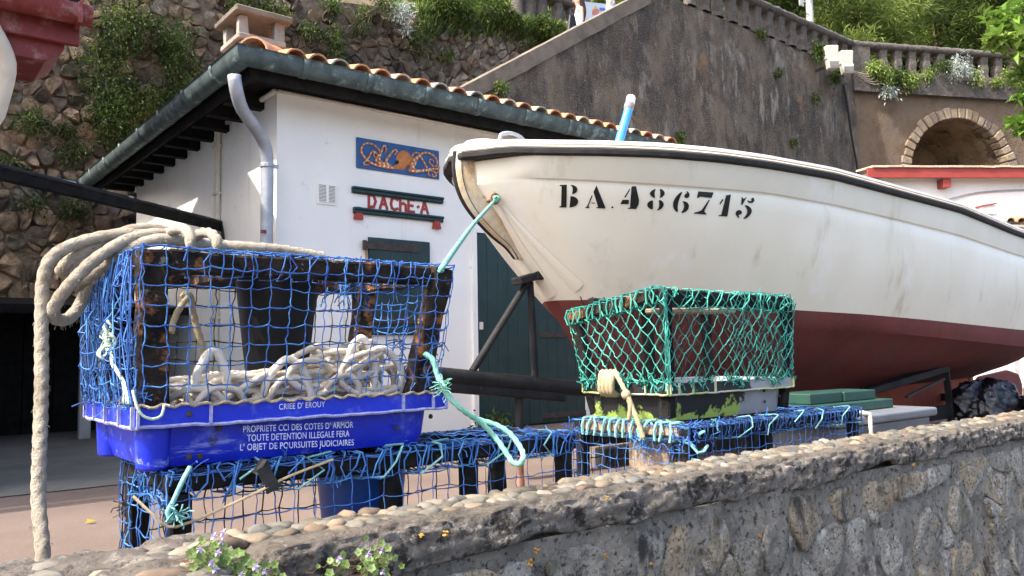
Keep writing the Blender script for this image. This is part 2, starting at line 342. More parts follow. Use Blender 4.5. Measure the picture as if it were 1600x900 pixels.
m_cone = M('dark_plastic', (.005, .005, .006), (.010, .0105, .012), 4, .5, .1, 60, c3=(.035, .037, .04), c3cut=.63, c3scale=3, spec=.2)
m_bucket = M('blue_bucket', (.008, .05, .25), (.012, .07, .31), 5, .4, .05, 60)
m_greyp = M('grey_box_plastic', (.135, .145, .16), (.175, .185, .20), 5, .45, .1, 60, c4=(.13, .13, .13), c4cut=.7, c4scale=20)
m_bag = M('bin_bag', (.008, .008, .012), None, rough=.22, bump=.5, bscale=14, bdist=.03, spec=.7)
m_bone = M('white_post', (.42, .42, .41), (.34, .34, .33), 6, .8, .2, 60)
m_leaf = M('leaf', (.9, .9, .9), (1, 1, 1), 3, .6, 0, tint=True, transl=.35)
m_leafd = M('dry_leaf', (1, 1, 1), None, rough=.8, bump=0, tint=True, transl=.2)
m_bark = M('bark', (.10, .075, .055), (.17, .135, .10), 10, .95, .8, 30)
m_skin = M('skin', (.52, .30, .21), (.56, .33, .24), 8, .55, 0)
m_hair = M('brown_hair', (.035, .018, .012), (.06, .03, .018), 60, .5, .3, 90, stretch=(1, 1, .1))
m_top = M('white_top', (.70, .70, .80), (.63, .63, .74), 15, .85, .3, 50)
m_bluetop = M('pale_blue_top', (.42, .48, .66), (.36, .42, .6), 15, .85, .3, 50)
m_jean = M('dark_trousers', (.02, .022, .03), None, rough=.85, bump=.1)
m_board = M('notice_board', (.68, .72, .76), (.62, .67, .72), 4, .5, 0)
m_yellow = M('print_yellow', (.75, .5, .1), None, bump=0); m_pinkp = M('print_pink', (.65, .22, .18), None, bump=0); m_bluep = M('print_blue', (.12, .22, .55), None, bump=0)
m_lamp = M('floodlight_cream', (.56, .55, .46), (.50, .49, .40), 6, .5, .1, 60)
m_glass = M('lamp_glass', (.16, .14, .12), None, rough=.15, bump=0, spec=.6)
m_flower = M('mauve_petal', (.58, .42, .72), (.68, .55, .80), 30, .7, 0, transl=.25)
m_letter = M('painted_red', (.38, .05, .04), (.30, .04, .03), 30, .7, .2, 60)
# ------------------------------------------------------------------ the setting
def struct(o): o['kind'] = 'structure'; return o
V = Vector
def sheet(name, pts, mat, z):
    mb = MB(); mb.add([(x, y, z) for x, y in pts], [tuple(range(len(pts)))]); return struct(mb.build(name, mat))
sheet('street', [(-400, -400), (600, -400), (600, 600), (-400, 600)], m_street, -0.85)
mb = MB(); mb.add([(-40, 1.87, 0), (60, 1.87, 0), (60, 40, 0), (-40, 40, 0), (-40, 1.87, -.85), (60, 1.87, -.85)], [(0, 1, 2, 3), (4, 5, 1, 0)]); struct(mb.build('yard_ground', m_asph))
sheet('concrete_slab', [(-6, 5.68), (2.7, 5.68), (2.7, 12.8), (-6, 12.8)], m_slab, .006)
HA = hb(433, 138, 6.91).x; HB = 6.91; HA1 = 8.1; HBK = 11.1; HZ = 3.24

# upper terrace and hillside behind the retaining walls
mb = MB()
mb.add([(-30, 13.3, 7.0), (6, 13.3, 7.1), (12.6, 13.3, 8.1), (21, 13.3, 8.6), (60, 13.3, 8.6), (60, 19, 8.6), (12.6, 19, 8.3), (-30, 19, 8.0)], [(0, 1, 2, 3, 4, 5, 6, 7)])
struct(mb.build('upper_terrace', m_soil))
mb = MB(); mb.grid(lambda u, v: V((-60 + 200 * u, 19 + 90 * v + 3 * nz(u * 30, v * 9), 8.2 + 40 * v ** .9 + 2.2 * nz(u * 40, v * 12, 3))), 70, 24); struct(mb.build('hillside', m_hill, smooth=True))

# ------------------------------------------------------------------ rubble retaining wall behind the hut
RB = 13.0
t = thing('retaining_wall', 'tall rubble stone retaining wall overgrown with plants behind the white hut', 'wall', (5, RB, 0))
def rtop(a): return interp([(0, 7.0), (6, 7.15), (9, 7.62), (12.2, 8.05), (14, 8.3)], a)
mb = MB(); mb.grid(lambda u, v: V((-6 + 20.5 * u, RB + .05 * nz(u * 60, v * 30), v * rtop(-6 + 20.5 * u))), 90, 36)
mb.mm((-6, RB + .06, 0), (14.5, RB + .5, 6.95)); mb.build('mortar', m_mortar, t, smooth=True)
rr = random.Random(11); seeds = []
a = .6
for i in range(int(13.4 / .28)):
    for j in range(int(8.6 / .2)):
        if rr.random() < .22: continue
        seeds.append((.6 + (i + .5 + rr.uniform(-.44, .44)) * .28 + (.14 if j % 2 else 0), (j + .5 + rr.uniform(-.46, .46)) * .2))
        if rr.random() < .5: seeds.append((.6 + (i + rr.random()) * .28, (j + rr.random()) * .2))
polys = voronoi(seeds, .4, 14.3, 0, 8.6, .5)
def rtint(a, z):
    k = rr.random(); wl = max(0, min(1, (5.0 - a) / 2.5))      # warm buff stones at the left, darker weathered ones along the middle
    warm = V((.34, .265, .19)).lerp(V((.44, .35, .26)), rr.random()); grey = V((.29, .265, .225)).lerp(V((.22, .19, .155)), rr.random()); dk = V((.12, .10, .08))
    if k < .25 + .45 * wl: c = warm
    elif k < .85: c = grey
    else: c = dk
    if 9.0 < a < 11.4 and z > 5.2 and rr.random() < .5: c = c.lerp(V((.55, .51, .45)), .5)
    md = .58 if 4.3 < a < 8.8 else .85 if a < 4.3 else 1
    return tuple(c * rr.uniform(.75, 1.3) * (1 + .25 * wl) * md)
cand = []
for sd, pl in zip(seeds, polys):
    if not pl: continue
    a_, z_ = sd
    if z_ > rtop(a_) - .12: continue
    px, py = pix((a_, RB, z_))
    vis = -20 < px < 900 and -15 < py < 720
    # hidden behind the hut?
    hid = px > 210 and py > 300 + (px - 210) * -.9 and py > (85 + .2 * (px - 375) if px > 375 else 0)
    cand.append((0 if hid or not vis else area(pl) / (a_ * .3 + 12), pl, a_, z_))
cand.sort(key=lambda c: -c[0]); rest = MB()
fnR = lambda u, v, o: V((u, RB - o, v))
for i, (sc_, pl, a_, z_) in enumerate(cand):
    tn = rtint(a_, z_); hh = rr.uniform(.005, .10)
    if i < 300 and sc_ > 0:
        mb = MB(); stone(mb, pl, fnR, .012, hh, .04, tn, .09); mb.build('stone', m_rubble, t, smooth=50)
    else: stone(rest, pl, fnR, .012, hh, .04, tn, .09)
rest.build('small_stones', m_rubble, t, smooth=50, kind='stuff')

# ------------------------------------------------------------------ concrete wall with the sloping parapet, then the level balustrade
AB = 11.28; AC = 21.75
t = thing('concrete_wall', 'big brown stained concrete wall rising behind the boat with a sloping top', 'wall', (14, AB, 0))
def atop(a): return min(interp([(2.0, 1.6), (8.03, 5.43), (12.48, 8.25), (14, 9.2)], a), 8.64)
xs = [2.95 + (AC - 2.95) * i / 70 for i in range(71)]
mb = MB(); mb.grid(lambda u, v: V((2.95 + (AC - 2.95) * u, AB + .05 * nz(u * 22, v * 10, 5) + .02 * nz(u * 90, v * 50), v * atop(2.95 + (AC - 2.95) * u))), 110, 40)
vs = []
for x in xs: vs += [V((x, AB, atop(x))), V((x, AB + .45, atop(x))), V((x, AB + .45, 0))]
mb.add(vs, [(i * 3 + k, i * 3 + 3 + k, i * 3 + 4 + k, i * 3 + 1 + k) for i in range(70) for k in (0, 1)]); mb.build('wall_face', m_conc, t, smooth=40)
mb = MB(); vs = []; n = 0
for i in range(60):
    x = 2.95 + (13.1 - 2.95) * i / 59; z = atop(x); j = .02 * nz(x * 3, 1)
    vs += [V((x, AB - .035 + j, z - .30 + j)), V((x, AB - .045 + j, z + .03)), V((x, AB + .47, z + .05 + j)), V((x, AB + .47, z - .2))]; n += 1
mb.add(vs, [(i * 4 + k, i * 4 + 4 + k, i * 4 + 5 + k, i * 4 + 1 + k) for i in range(n - 1) for k in range(3)]); mb.build('sloping_coping', m_coping, t, smooth=30)
# stair behind the parapet (what the two walkers stand on)
mb = MB()
for i in range(44):
    x = 2.95 + i * .27; z = atop(x + .13) - 1.0
    mb.mm((x, AB + .45, max(0, z - .6)), (x + .27, RB - .0, z))
struct(mb.build('stone_stairs', m_slab))
mb = MB(); mb.mm((14.8, AB + .45, 7.4), (AC + .5, 13.3, 8.5)); struct(mb.build('walkway', m_slab))

# arch wall, turned to face the yard, beyond the corner
EB = V((5.4 * .778 + 1.2 * .628, -5.4 * .628 + 1.2 * .778, 0)).normalized(); NB = V((EB.y, -EB.x, 0))
OB = V((AC, AB, 0))
if NB.dot(CAM - OB) < 0: NB = -NB
def fB(u, z, o=0): return OB + EB * u + NB * o + V((0, 0, z))
def pB(px, py):
    p = hpl(px, py, OB, NB); return ((p - OB).dot(EB), p.z)
tB = thing('arch_wall', 'brown rendered wall with a rough stone arch below the level balustrade', 'wall', OB)
u0, z0 = pB(1422, 262); u1, z1 = pB(1577, 262); uc, zap = pB(1497, 184); cu = (u0 + u1) / 2; R = (u1 - u0) / 2; zs = zap - R
LED = pB(1400, 145)[1]; WL = 9.0
arc = [(cu + R * math.cos(math.pi - math.pi * k / 24), zs + R * math.sin(math.pi * k / 24)) for k in range(25)]
poly = [(-.05, 0), (-.05, LED), (WL, LED), (WL, 0), (cu + R, 0)] + arc[::-1] + [(cu - R, 0)]
mb = MB(); mb.prism([fB(u, z) for u, z in poly], -NB * .45); mb.build('wall_face', m_archwall, tB)
mb = MB(); ring = [(cu - R, 0)] + arc + [(cu + R, 0)]
def nf(i, d):
    u, z = ring[i]; k = 1 + .0 * d; j = .10 * nz(i * .9, d * 2.2, 4)
    return fB(cu + (u - cu) * (1 - j), z - max(0, j) * 1.0, -d)
nd = 8; vs = [nf(i, .1 + 2.4 * d / nd) for i in range(len(ring)) for d in range(nd + 1)]
mb.add(vs, [(i * (nd + 1) + d, (i + 1) * (nd + 1) + d, (i + 1) * (nd + 1) + d + 1, i * (nd + 1) + d + 1) for i in range(len(ring) - 1) for d in range(nd)])
mb.add([fB(u, z, -2.4) for u, z in ring], [tuple(range(len(ring)))])
mb.build('niche', m_niche, tB, smooth=35)
nv = 24
for k in range(-2, nv + 2):
    a0 = math.pi - math.pi * (k + .06) / nv; a1 = math.pi - math.pi * (k + .94) / nv; ro = R + rr.uniform(.24, .34); ri = R - .03
    tc_ = V((.78, .70, .60)) * rr.uniform(.6, 1.25); tc_ = tc_.lerp(V((.75, .55, .35)), rr.random() * .6)
    q = [fB(cu + ri * math.cos(a0), zs + ri * math.sin(a0)), fB(cu + ro * math.cos(a0), zs + ro * math.sin(a0)), fB(cu + ro * math.cos(a1), zs + ro * math.sin(a1)), fB(cu + ri * math.cos(a1), zs + ri * math.sin(a1))]
    if k < 0 or k >= nv:
        zz = zs - .17 * (abs(k) if k < 0 else k - nv + 1); sx = -1 if k < 0 else 1
        q = [fB(cu + sx * ri, zz), fB(cu + sx * ro, zz), fB(cu + sx * ro, zz + .155), fB(cu + sx * ri, zz + .155)]
    mb = MB(); o_ = rr.uniform(.03, .08); mb.prism([p + NB * o_ for p in q], -NB * (o_ + .3), tuple(tc_)); bevel(mb.build('arch_stone', m_arch, tB), .025, 1)
# ledge
mb = MB(); mb.grid(lambda u, v: fB(-.1 + (WL + .1) * u, LED + .5 * (abs(v - .5) * 0 + v) - .06, .16 + .05 * nz(u * 30, v * 3) - .10 * v), 60, 5); mb.prism([fB(-.1, LED - .06, .15), fB(WL, LED - .06, .15), fB(WL, LED - .06, -.4), fB(-.1, LED - .06, -.4)], V((0, 0, .5))); mb.build('ledge', m_baluster, tB)

# balustrades
def balustrade(name, label, base, fn, u_list, zb, zt, pier, rail_h=.2, uend=None):
    t = thing(name, label, 'balustrade', base)
    us, ue = uend; n = 40; mb = MB()
    def rp(u, v):
        j = .025 * nz(u * (ue - us) * 5, v * 5, 9); ang = v
        prof = [(-.17, zt - rail_h), (.15, zt - rail_h), (.20, zt - rail_h * .55), (.15, zt - .02), (0, zt + .02), (-.2, zt)]
        i = min(4, int(v * 5 + 1e-6)); f = v * 5 - i; o = prof[i][0] * (1 - f) + prof[i + 1][0] * f; z = prof[i][1] * (1 - f) + prof[i + 1][1] * f
        return fn(us + (ue - us) * u, z + j, o + j)
    mb.grid(rp, 80, 5); mb.build('rail', m_baluster, t, smooth=True)
    bo = .14 if pier else .02; bh = .36 if pier else .12
    mb = MB(); mb.grid(lambda u, v: fn(us + (ue - us) * u, zb - bh + (bh + .06) * v, bo + .04 * nz(u * 40, v * 4)), 60, 3); mb.prism([fn(us, zb - bh, bo - .04), fn(ue, zb - bh, bo - .04), fn(ue, zb - bh, -.25), fn(us, zb - bh, -.25)], V((0, 0, bh + .04))); mb.build('base_course', m_baluster, t, smooth=30)
    for u in u_list:
        mb = MB(); w_ = .125; vs = []; fs = []
        for k, (zz, s_) in enumerate(((0, 1.1), (.18, .92), (.4, 1.06), (.65, .9), (.85, 1.0), (1, 1.15))):
            z = zb + .04 + (zt - rail_h - zb - .02) * zz; j = rr.uniform(-.02, .02)
            vs += [fn(u + j + sx * w_ * s_, z, sy * .11 * s_) for sx, sy in ((-1, -1), (1, -1), (1, 1), (-1, 1))]
        fs = [(i * 4 + j, i * 4 + (j + 1) % 4, i * 4 + 4 + (j + 1) % 4, i * 4 + 4 + j) for i in range(5) for j in range(4)]
        mb.add(vs, fs); bevel(mb.build('baluster', m_baluster, t), .03, 1)
    if pier is not None:
        mb = MB(); mb.grid(lambda u, v: fn(pier[0] + (pier[1] - pier[0]) * u, zb - .3 + (zt - zb + .16) * v, .16 + .04 * nz(u * 8, v * 8)), 8, 8)
        mb.prism([fn(pier[0], zb - .3, .13), fn(pier[1], zb - .3, .13), fn(pier[1], zb - .3, -.2), fn(pier[0], zb - .3, -.2)], V((0, 0, zt - zb + .16))); mb.build('pier', m_baluster, t, smooth=30)
    return t
ZBAL = 8.66; ZTOP = 9.56
balustrade('balustrade', 'dark weathered balustrade slanting down to the corner above the stained wall', (15, AB, 8.6), lambda u, z, o: V((u, AB + .1 - o, z)), [14.6 + .52 * k for k in range(14)], ZBAL, ZTOP, None, uend=(14.1, AC - .02))
zb2 = pB(1450, 108)[1]; zt2 = pB(1450, 74)[1]
balustrade('balustrade', 'pale sunlit balustrade over the stone arch', fB(3, 8.6), lambda u, z, o: fB(u, z, o - .1), [pB(1360 + 22.3 * k, 95)[0] for k in range(1, 24)], ZBAL, ZTOP, (-.05, pB(1359, 95)[0] - .02), uend=(.02, WL))
# black drain cable down the corner joint
mb = MB(); mb.tube(spline([hb(1318, 132, AB - .06), hb(1324, 165, AB - .07), hb(1331, 215, AB - .06), hb(1340, 268, AB - .06), hb(1343, 330, AB - .06)], .2), .03, 6); tag(mb.build('drain_cable', m_black), 'thin black cable running down the concrete wall below the floodlights', 'cable')

# far dark balusters and the pale notice board on the upper path
t = thing('balustrade', 'thick dark posts at the top edge of the rubble wall beyond the grass', 'balustrade', (12.5, 15.2, 8.2))
for k, px in enumerate((808, 826, 846, 871, 893, 912)):
    p = hb(px, 26, 15.2); mb = MB(); mb.lathe((p.x, 15.2, p.z - .5), [(.17, 0), (.19, .5), (.16, .8), (.15, 1.3), (.19, 1.75)], 8); mb.build('post', m_baluster, t, smooth=True)
p0 = hb(795, 0, 15.2); p1 = hb(1000, 0, 15.2); mb = MB(); mb.mm((p0.x, 15.0, p0.z + .32), (p1.x, 15.4, p0.z + .62)); bevel(mb.build('rail', m_baluster, t), .05, 1)
t = thing('notice_board', 'white notice board with coloured pictures behind the woman in white', 'sign', hb(935, 30, 14.2))
def on(px, py, b, dy=0): p = hb(px, py, b); return V((p.x, b - dy, p.z))
def card(name, mat, pts, b, th, par, dy=0): mb = MB(); mb.prism([on(x, y, b, dy) for x, y in pts], (0, th, 0)); return mb.build(name, mat, par)
card('board', m_board, [(910, 2), (955, 7), (955, 40), (910, 40)], 14.2, .05, t)
card('red_picture', m_pinkp, [(925, 16), (935, 14), (936, 22), (925, 24)], 14.2, .006, t, .008)
card('yellow_picture', m_yellow, [(926, 15), (930, 8.5), (934, 14)], 14.2, .006, t, .008)
card('blue_picture', m_bluep, [(936.5, 12), (945, 12.5), (945, 17), (936.5, 16.5)], 14.2, .006, t, .008)
for px in (914, 951): p = hb(px, 40, 14.2); mb = MB(); mb.mm((p.x - .03, 14.25, p.z - 1.2), (p.x + .03, 14.31, p.z + .4)); mb.build('post', m_baluster, t)

# ------------------------------------------------------------------ the white hut
hut = thing('hut', 'white fishing hut with dark green door, copper gutter and terracotta roof', 'hut', (HA, HB, 0))
mb = MB(); mb.mm((HA, HB, 0), (HA1, HBK + .6, HZ - .012)); mb.build('wall', m_plaster, hut)
OV = .45
def gut(path, name):
    """half-round gutter swept along a level path (list of points, outward side on the left)"""
    mb = MB(); prof = [(-.085, .0)] + [(.095 * math.cos(math.pi + math.pi * k / 10) + .01, 0.128 * math.sin(math.pi + math.pi * k / 10)) for k in range(11)] + [(.118, .012), (.085, .012), (.08, -.03), (-.07, -.03)]
    n = len(path); vs = []
    for i, p in enumerate(path):
        d = (path[min(i + 1, n - 1)] - path[max(i - 1, 0)]); d.z = 0; d.normalize(); ou = V((d.y, -d.x, 0))
        k = 1.0
        if 0 < i < n - 1:
            d0 = (path[i] - path[i - 1]).normalized(); k = 1 / max(.4, d.dot(d0))
        vs += [p + ou * (x * k) + V((0, 0, z)) for x, z in prof]
    m = len(prof)
    mb.add(vs, [(i * m + j, i * m + (j + 1) % m, (i + 1) * m + (j + 1) % m, (i + 1) * m + j) for i in range(n - 1) for j in range(m)]); mb.add([vs[j] for j in range(m)], [tuple(range(m))]); mb.add([vs[(n - 1) * m + j] for j in range(m)], [tuple(range(m))])
    return mb
GZ = 3.34; gb = HB - OV - .02; ga = HA - OV - .02
gp = [V((ga, HBK + 1.4, GZ)), V((ga, gb, GZ)), V((HA1 + .2, gb, GZ))]
gutter = gut(gp, 'gutter').build('gutter', m_copper, hut, smooth=40)
k = 0; bb = gb + .6
def gjoint(p, d):
    ou = V((d.y, -d.x, 0)); mb = MB(); vs = []
    for s_ in (-.03, .03): vs += [p + d * s_ + ou * (.108 * math.cos(math.pi + math.pi * k / 10) + .01) + V((0, 0, .138 * math.sin(math.pi + math.pi * k / 10) + .004)) for k in range(11)]
    mb.add(vs, [(k, k + 1, k + 12, k + 11) for k in range(10)]); o = mb.build('gutter_joint', m_copper, gutter, smooth=True); o.modifiers.new('th', 'SOLIDIFY').thickness = .012
for x in [ga + .5 + .62 * i for i in range(9)]: gjoint(V((x, gb, GZ)), V((1, 0, 0)))
for y in [gb + .55 + .8 * i for i in range(7)]: gjoint(V((ga, y, GZ)), V((0, -1, 0)))
# eaves: soffit boards, fascia, rafters
mb = MB()
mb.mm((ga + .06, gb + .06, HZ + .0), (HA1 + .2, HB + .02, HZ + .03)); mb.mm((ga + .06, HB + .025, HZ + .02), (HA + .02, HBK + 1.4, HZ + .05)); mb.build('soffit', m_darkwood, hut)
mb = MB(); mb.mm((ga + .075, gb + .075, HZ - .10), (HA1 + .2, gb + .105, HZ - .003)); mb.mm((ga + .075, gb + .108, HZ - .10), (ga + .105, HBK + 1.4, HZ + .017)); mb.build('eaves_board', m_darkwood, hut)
for i in range(11):
    y = HB + .34 + .46 * i; mb = MB(); mb.mm((ga + .108, y - .05, HZ - .12), (HA - .002, y + .05, HZ + .017)); mb.build('rafter', m_darkwood, hut)
# pale conduit under the front eaves and down the left wall
mb = MB(); mb.tube([V((HA + .0, HB - .03, HZ - .03)), V((HA1, HB - .03, HZ - .03))], .016, 6); mb.tube([V((HA - .03, HB - .02, HZ - .035)), V((HA - .03, 8.36, HZ - .035))], .025, 6); mb.build('cable_duct', m_cream, hut, smooth=True)
for y in (8.36, 8.44):
    mb = MB(); mb.tube(spline([V((HA - .03, y - .06, HZ - .04)), V((HA - .03, y, HZ - .12)), V((HA - .03, y, HZ - .5)), V((HA - .03, y, 2.1)), V((HA - .03, y, .05))], .2), .022, 6)
    for z in (1.2, 1.9, 2.5, 3.0): mb.mm((HA - .058, y - .03, z), (HA - .001, y + .03, z + .03))
    mb.build('conduit', m_cream, hut, smooth=40)
# downpipe
mb = MB(); dpth = [hb(366, 118, gb + .02), hb(369, 140, gb + .03), hb(379, 172, gb + .12), hb(402, 204, HB - .24), hb(415, 232, HB - .16), hb(417.5, 262, HB - .14)]
e = dpth[-1]; dpth += [V((e.x, e.y, e.z - .3)), V((e.x, e.y, 1.5)), V((e.x, e.y, .05))]
mb.tube(spline(dpth, .06), .055, 12); dp = mb.build('downpipe', m_zinc, hut, smooth=True)
for z in (e.z + .0, 1.62): mb = MB(); mb.lathe((e.x, e.y, z), [(.062, 0), (.064, .005), (.064, .03), (.062, .035)], 12); mb.box((e.x + .075, e.y, z + .018), (.05, .03, .03)); mb.build('pipe_bracket', m_zinc, dp)
q = hb(411, 362, e.y - .05); mb = MB(); mb.box((q.x, e.y - .057, q.z), (.05, .006, .03)); mb.build('red_sticker', m_redpaint, dp)
# roof
PIT = .27; RZ = GZ - .02
mb = MB(); ra, rb_ = ga + .07, gb + .07; ym = (gb + HBK + 1.4) / 2; rh = RZ + PIT * (ym - rb_)
mb.add([(ra, rb_, RZ), (HA1 + .25, rb_, RZ), (HA1 + .25, HBK + 1.4, RZ), (ra, HBK + 1.4, RZ), (ra + ym - rb_, ym, rh), (HA1 + .25, ym, rh), (HA1 + .25, ym, RZ)], [(0, 1, 5, 4), (3, 4, 5, 2), (0, 4, 3), (1, 2, 5)])
roof = mb.build('roof', m_mortar, hut)
SL = V((0, 1, PIT)).normalized()
def ctile(p, d, side, L, r0, r1, tint, name, par, mb=None):
    own = mb is None; mb = mb or MB(); up = side.cross(d); up = up if up.z > 0 else -up; vs = []
    for (l, r) in ((0, r0), (L, r1)):
        for rr_ in (r, r - .016):
            vs += [p + d * l + side * (rr_ * math.cos(math.pi * k / 8)) + up * (rr_ * .95 * math.sin(math.pi * k / 8) + .012 * l / L) for k in range(9)]
    fs = []
    for k in range(8): fs += [(k, k + 1, 19 + k, 18 + k), (9 + k, 27 + k, 28 + k, 10 + k), (k, 9 + k, 10 + k, k + 1), (18 + k, 19 + k, 28 + k, 27 + k)]
    fs += [(0, 18, 27, 9), (8, 17, 35, 26)]
    mb.add(vs, fs, tint)
    if own: return mb.build(name, m_tile, par, smooth=50)
TC = [(.62, .26, .13), (.66, .30, .17), (.55, .24, .13), (.62, .48, .32), (.38, .36, .29), (.58, .27, .15), (.68, .36, .2)]
ncol = 24; rest = MB()
for i in range(ncol):
    x = ga + .42 + .2145 * i
    for r in range(14):
        l = -.115 + .36 * r; y = rb_ + l * SL.y
        if y - rb_ > (x - ra) - .02 or y > ym: break
        p = V((x + rr.uniform(-.008, .008), y, RZ + l * SL.z + .062 + .006 * (r > 0))); tn = TC[rr.randrange(7)] if r else TC[[0, 5, 4, 0, 1, 3, 0, 4, 1, 4, 0, 3, 5, 4, 2, 0, 3, 5, 0, 1, 4, 0, 3, 2][i % 24]]
        tn = tuple(c * rr.uniform(.9, 1.08) for c in tn)
        if r < 2: ctile(p, SL, V((1, 0, 0)), .42, .098, .08, tn, 'roof_tile', roof)
        else: ctile(p, SL, V((1, 0, 0)), .42, .098, .08, tn, '', None, rest)
for i in range(26):
    y = gb + .45 + .2145 * i; sl2 = V((1, 0, PIT)).normalized()
    for r in range(10):
        l = .02 + .36 * r
        if l * sl2.x > (y - rb_) - .05 or y + l > HBK + 1.3: break
        ctile(V((ra + l * sl2.x, y, RZ + l * sl2.z)), sl2, V((0, 1, 0)), .42, .09, .075, TC[rr.randrange(7)], '', None, rest)
for i in range(ncol + 1):
    x = ga + .42 + .2145 * (i - .5)
    mbp = rest
    for r in range(5):
        l = -.06 + .36 * r
        if l > (x - ra): break
        vs = [V((x, rb_, RZ)) + SL * (l + d) + V((.085 * math.cos(math.pi * k / 5), 0, .045 - .05 * math.sin(math.pi * k / 5))) for d in (0, .42) for k in range(6)]
        mbp.add(vs, [(k, k + 1, k + 7, k + 6) for k in range(5)], TC[rr.randrange(6)])
rest.build('upper_tiles', m_tile, roof, smooth=50, kind='stuff')
hd_ = V((1, 1, PIT)).normalized(); hs = V((1, -1, 0)).normalized()
for r in range(8): ctile(V((ra + .03, rb_ + .03, RZ + .07)) + hd_ * (.38 * r), hd_, hs, .44, .135, .11, TC[[6, 1, 0, 5, 1, 0, 2, 5][r]], 'hip_tile', roof)
# chimney: slab on four stub posts
cp = hd(397, 64, 8.5); chim = None
mb = MB(); ang = Matrix.Rotation(0, 3, 'Z'); mb.mm((cp.x - .22, cp.y - .2, cp.z - 1.0), (cp.x + .22, cp.y + .25, cp.z - .10)); mb.mm((cp.x - .255, cp.y - .24, cp.z - .098), (cp.x + .255, cp.y + .29, cp.z - .03)); chim = bevel(mb.build('chimney', m_chim, roof), .012, 1)
mb = MB(); vs = []
mb.prism([V((cp.x - .30, cp.y - .3, cp.z + .16)), V((cp.x + .30, cp.y - .3, cp.z + .16)), V((cp.x + .30, cp.y + .35, cp.z + .16)), V((cp.x - .30, cp.y + .35, cp.z + .16))], (0, 0, .07)); bevel(mb.build('chimney_slab', m_coping, chim), .012, 1)
for sx in (-1, 1):
    for sy in (-.17, .22): mb = MB(); mb.box((cp.x + sx * .19, cp.y + sy, cp.z + .065), (.09, .09, .188), jit=.008); mb.build('chimney_post', m_chim, chim)
# door: planks, leaf seam, strap hinges, white surround
DA0, DA1, DZ = 5.07, 6.62, 2.09; fb = HB - .012
door = MB(); door.mm((DA0, HB - .014, .0), (DA1, HB - .001, DZ)); door = door.build('door', m_door, hut)
n = 11; w_ = (DA1 - DA0) / n
for i in range(n):
    mb = MB(); g_ = .004 if i != 5 else .009; mb.mm((DA0 + i * w_ + g_ * .5, HB - .036 - rr.uniform(0, .003), .02), (DA0 + (i + 1) * w_ - .002, HB - .0145, DZ - .004)); bevel(mb.build('plank', m_door, door), .003, 1)
mb = MB(); mb.mm((DA0 - .06, HB - .05, .0), (DA0 - .002, HB - .001, DZ + .05)); mb.mm((DA0 - .001, HB - .05, DZ + .002), (DA1 + .06, HB - .001, DZ + .05)); mb.mm((DA1 + .002, HB - .05, 0), (DA1 + .06, HB - .001, DZ + .001)); mb.build('door_frame', m_plaster, hut)
for (x0, x1, y) in ((842, 905, 523), (847, 925, 650)):
    p = hb(x0, y, HB - .04); q = hb(x1, y + 2, HB - .04); mb = MB(); mb.mm((p.x, HB - .048, p.z - .03), (q.x, HB - .037, p.z + .03)); mb.build('strap_hinge', m_iron, door)
p = hb(752, 509, HB - .04); mb = MB(); mb.mm((p.x - .025, HB - .046, p.z - .04), (p.x + .025, HB - .037, p.z + .04)); bevel(mb.build('lock_plate', m_cream, door), .003, 1)
# shutter
s0 = hb(577, 370, HB - .03); s1 = hb(671, 379, HB - .03); sh = MB(); sh.mm((s0.x, HB - .02, s0.z - .95), (s1.x, HB - .001, s0.z)); sh = sh.build('shutter', m_door, hut)
for i in range(3): mb = MB(); wd = (s1.x - s0.x) / 3; mb.mm((s0.x + wd * i + .0015, HB - .04 - .001 * i, s0.z - .945), (s0.x + wd * (i + 1) - .0015, HB - .0205, s0.z - .004)); bevel(mb.build('plank', m_door, sh), .003, 1)
for dz in (-.085, -.8):
    mb = MB(); mb.mm((s0.x - .06, HB - .052, s0.z + dz - .035), (s0.x + .55, HB - .0435, s0.z + dz + .035)); mb.lathe((s0.x - .055, HB - .04, s0.z + dz - .045), [(.022, 0), (.022, .09)], 8); mb.build('strap_hinge', m_iron, sh)
p = hb(572, 390, HB); mb = MB(); mb.add([(p.x - .018, HB - .003, p.z + .08), (p.x + .016, HB - .003, p.z + .08), (p.x + .010, HB - .003, p.z - .16), (p.x - .004, HB - .003, p.z - .2), (p.x - .012, HB - .003, p.z - .1)], [(0, 1, 2, 3, 4)]); mb.build('rust_stain', M('rust_stain', (.50, .30, .12), (.62, .45, .25), 12, .9, 0), hut)
# vent grille: slotted plate
p = hb(497, 287, HB); q = hb(523, 318, HB); x0, x1, zt, zb = p.x, q.x, p.z, q.z
g = MB(); g.mm((x0 - .02, HB - .012, zb - .02), (x1 + .02, HB - .001, zt + .02)); g = g.build('vent_grille', m_plaster, hut)
mb = MB(); mb.mm((x0 + .004, HB - .0135, zb + .004), (x1 - .004, HB - .0122, zt - .004)); mb.build('grille_shade_sheet', m_black, g)  # flat black sheet standing in for the shade behind the slats
ns = 13
for i in range(ns):
    z = zb + (zt - zb) * (i + .5) / ns; mb = MB(); mb.mm((x0, HB - .022, z - .0035), (x1, HB - .0137, z + .0035)); mb.build('slat', m_plaster, g)
mb = MB(); mb.mm(((x0 + x1) / 2 - .012, HB - .024, zb), ((x0 + x1) / 2 + .012, HB - .0222, zt)); mb.build('mullion', m_plaster, g)

# octopus picture panel: a raised orange octopus on blue
t = thing('octopus_panel', 'blue relief panel of an orange octopus high on the white wall', 'panel', hb(620, 265, HB))
c0 = hb(556, 213, HB); c1 = hb(685, 281, HB)
mb = MB(); mb.mm((c0.x, HB - .02, c1.z), (c1.x, HB - .001, c0.z - .01)); bevel(mb.build('panel', m_panelblue, t), .004, 1)
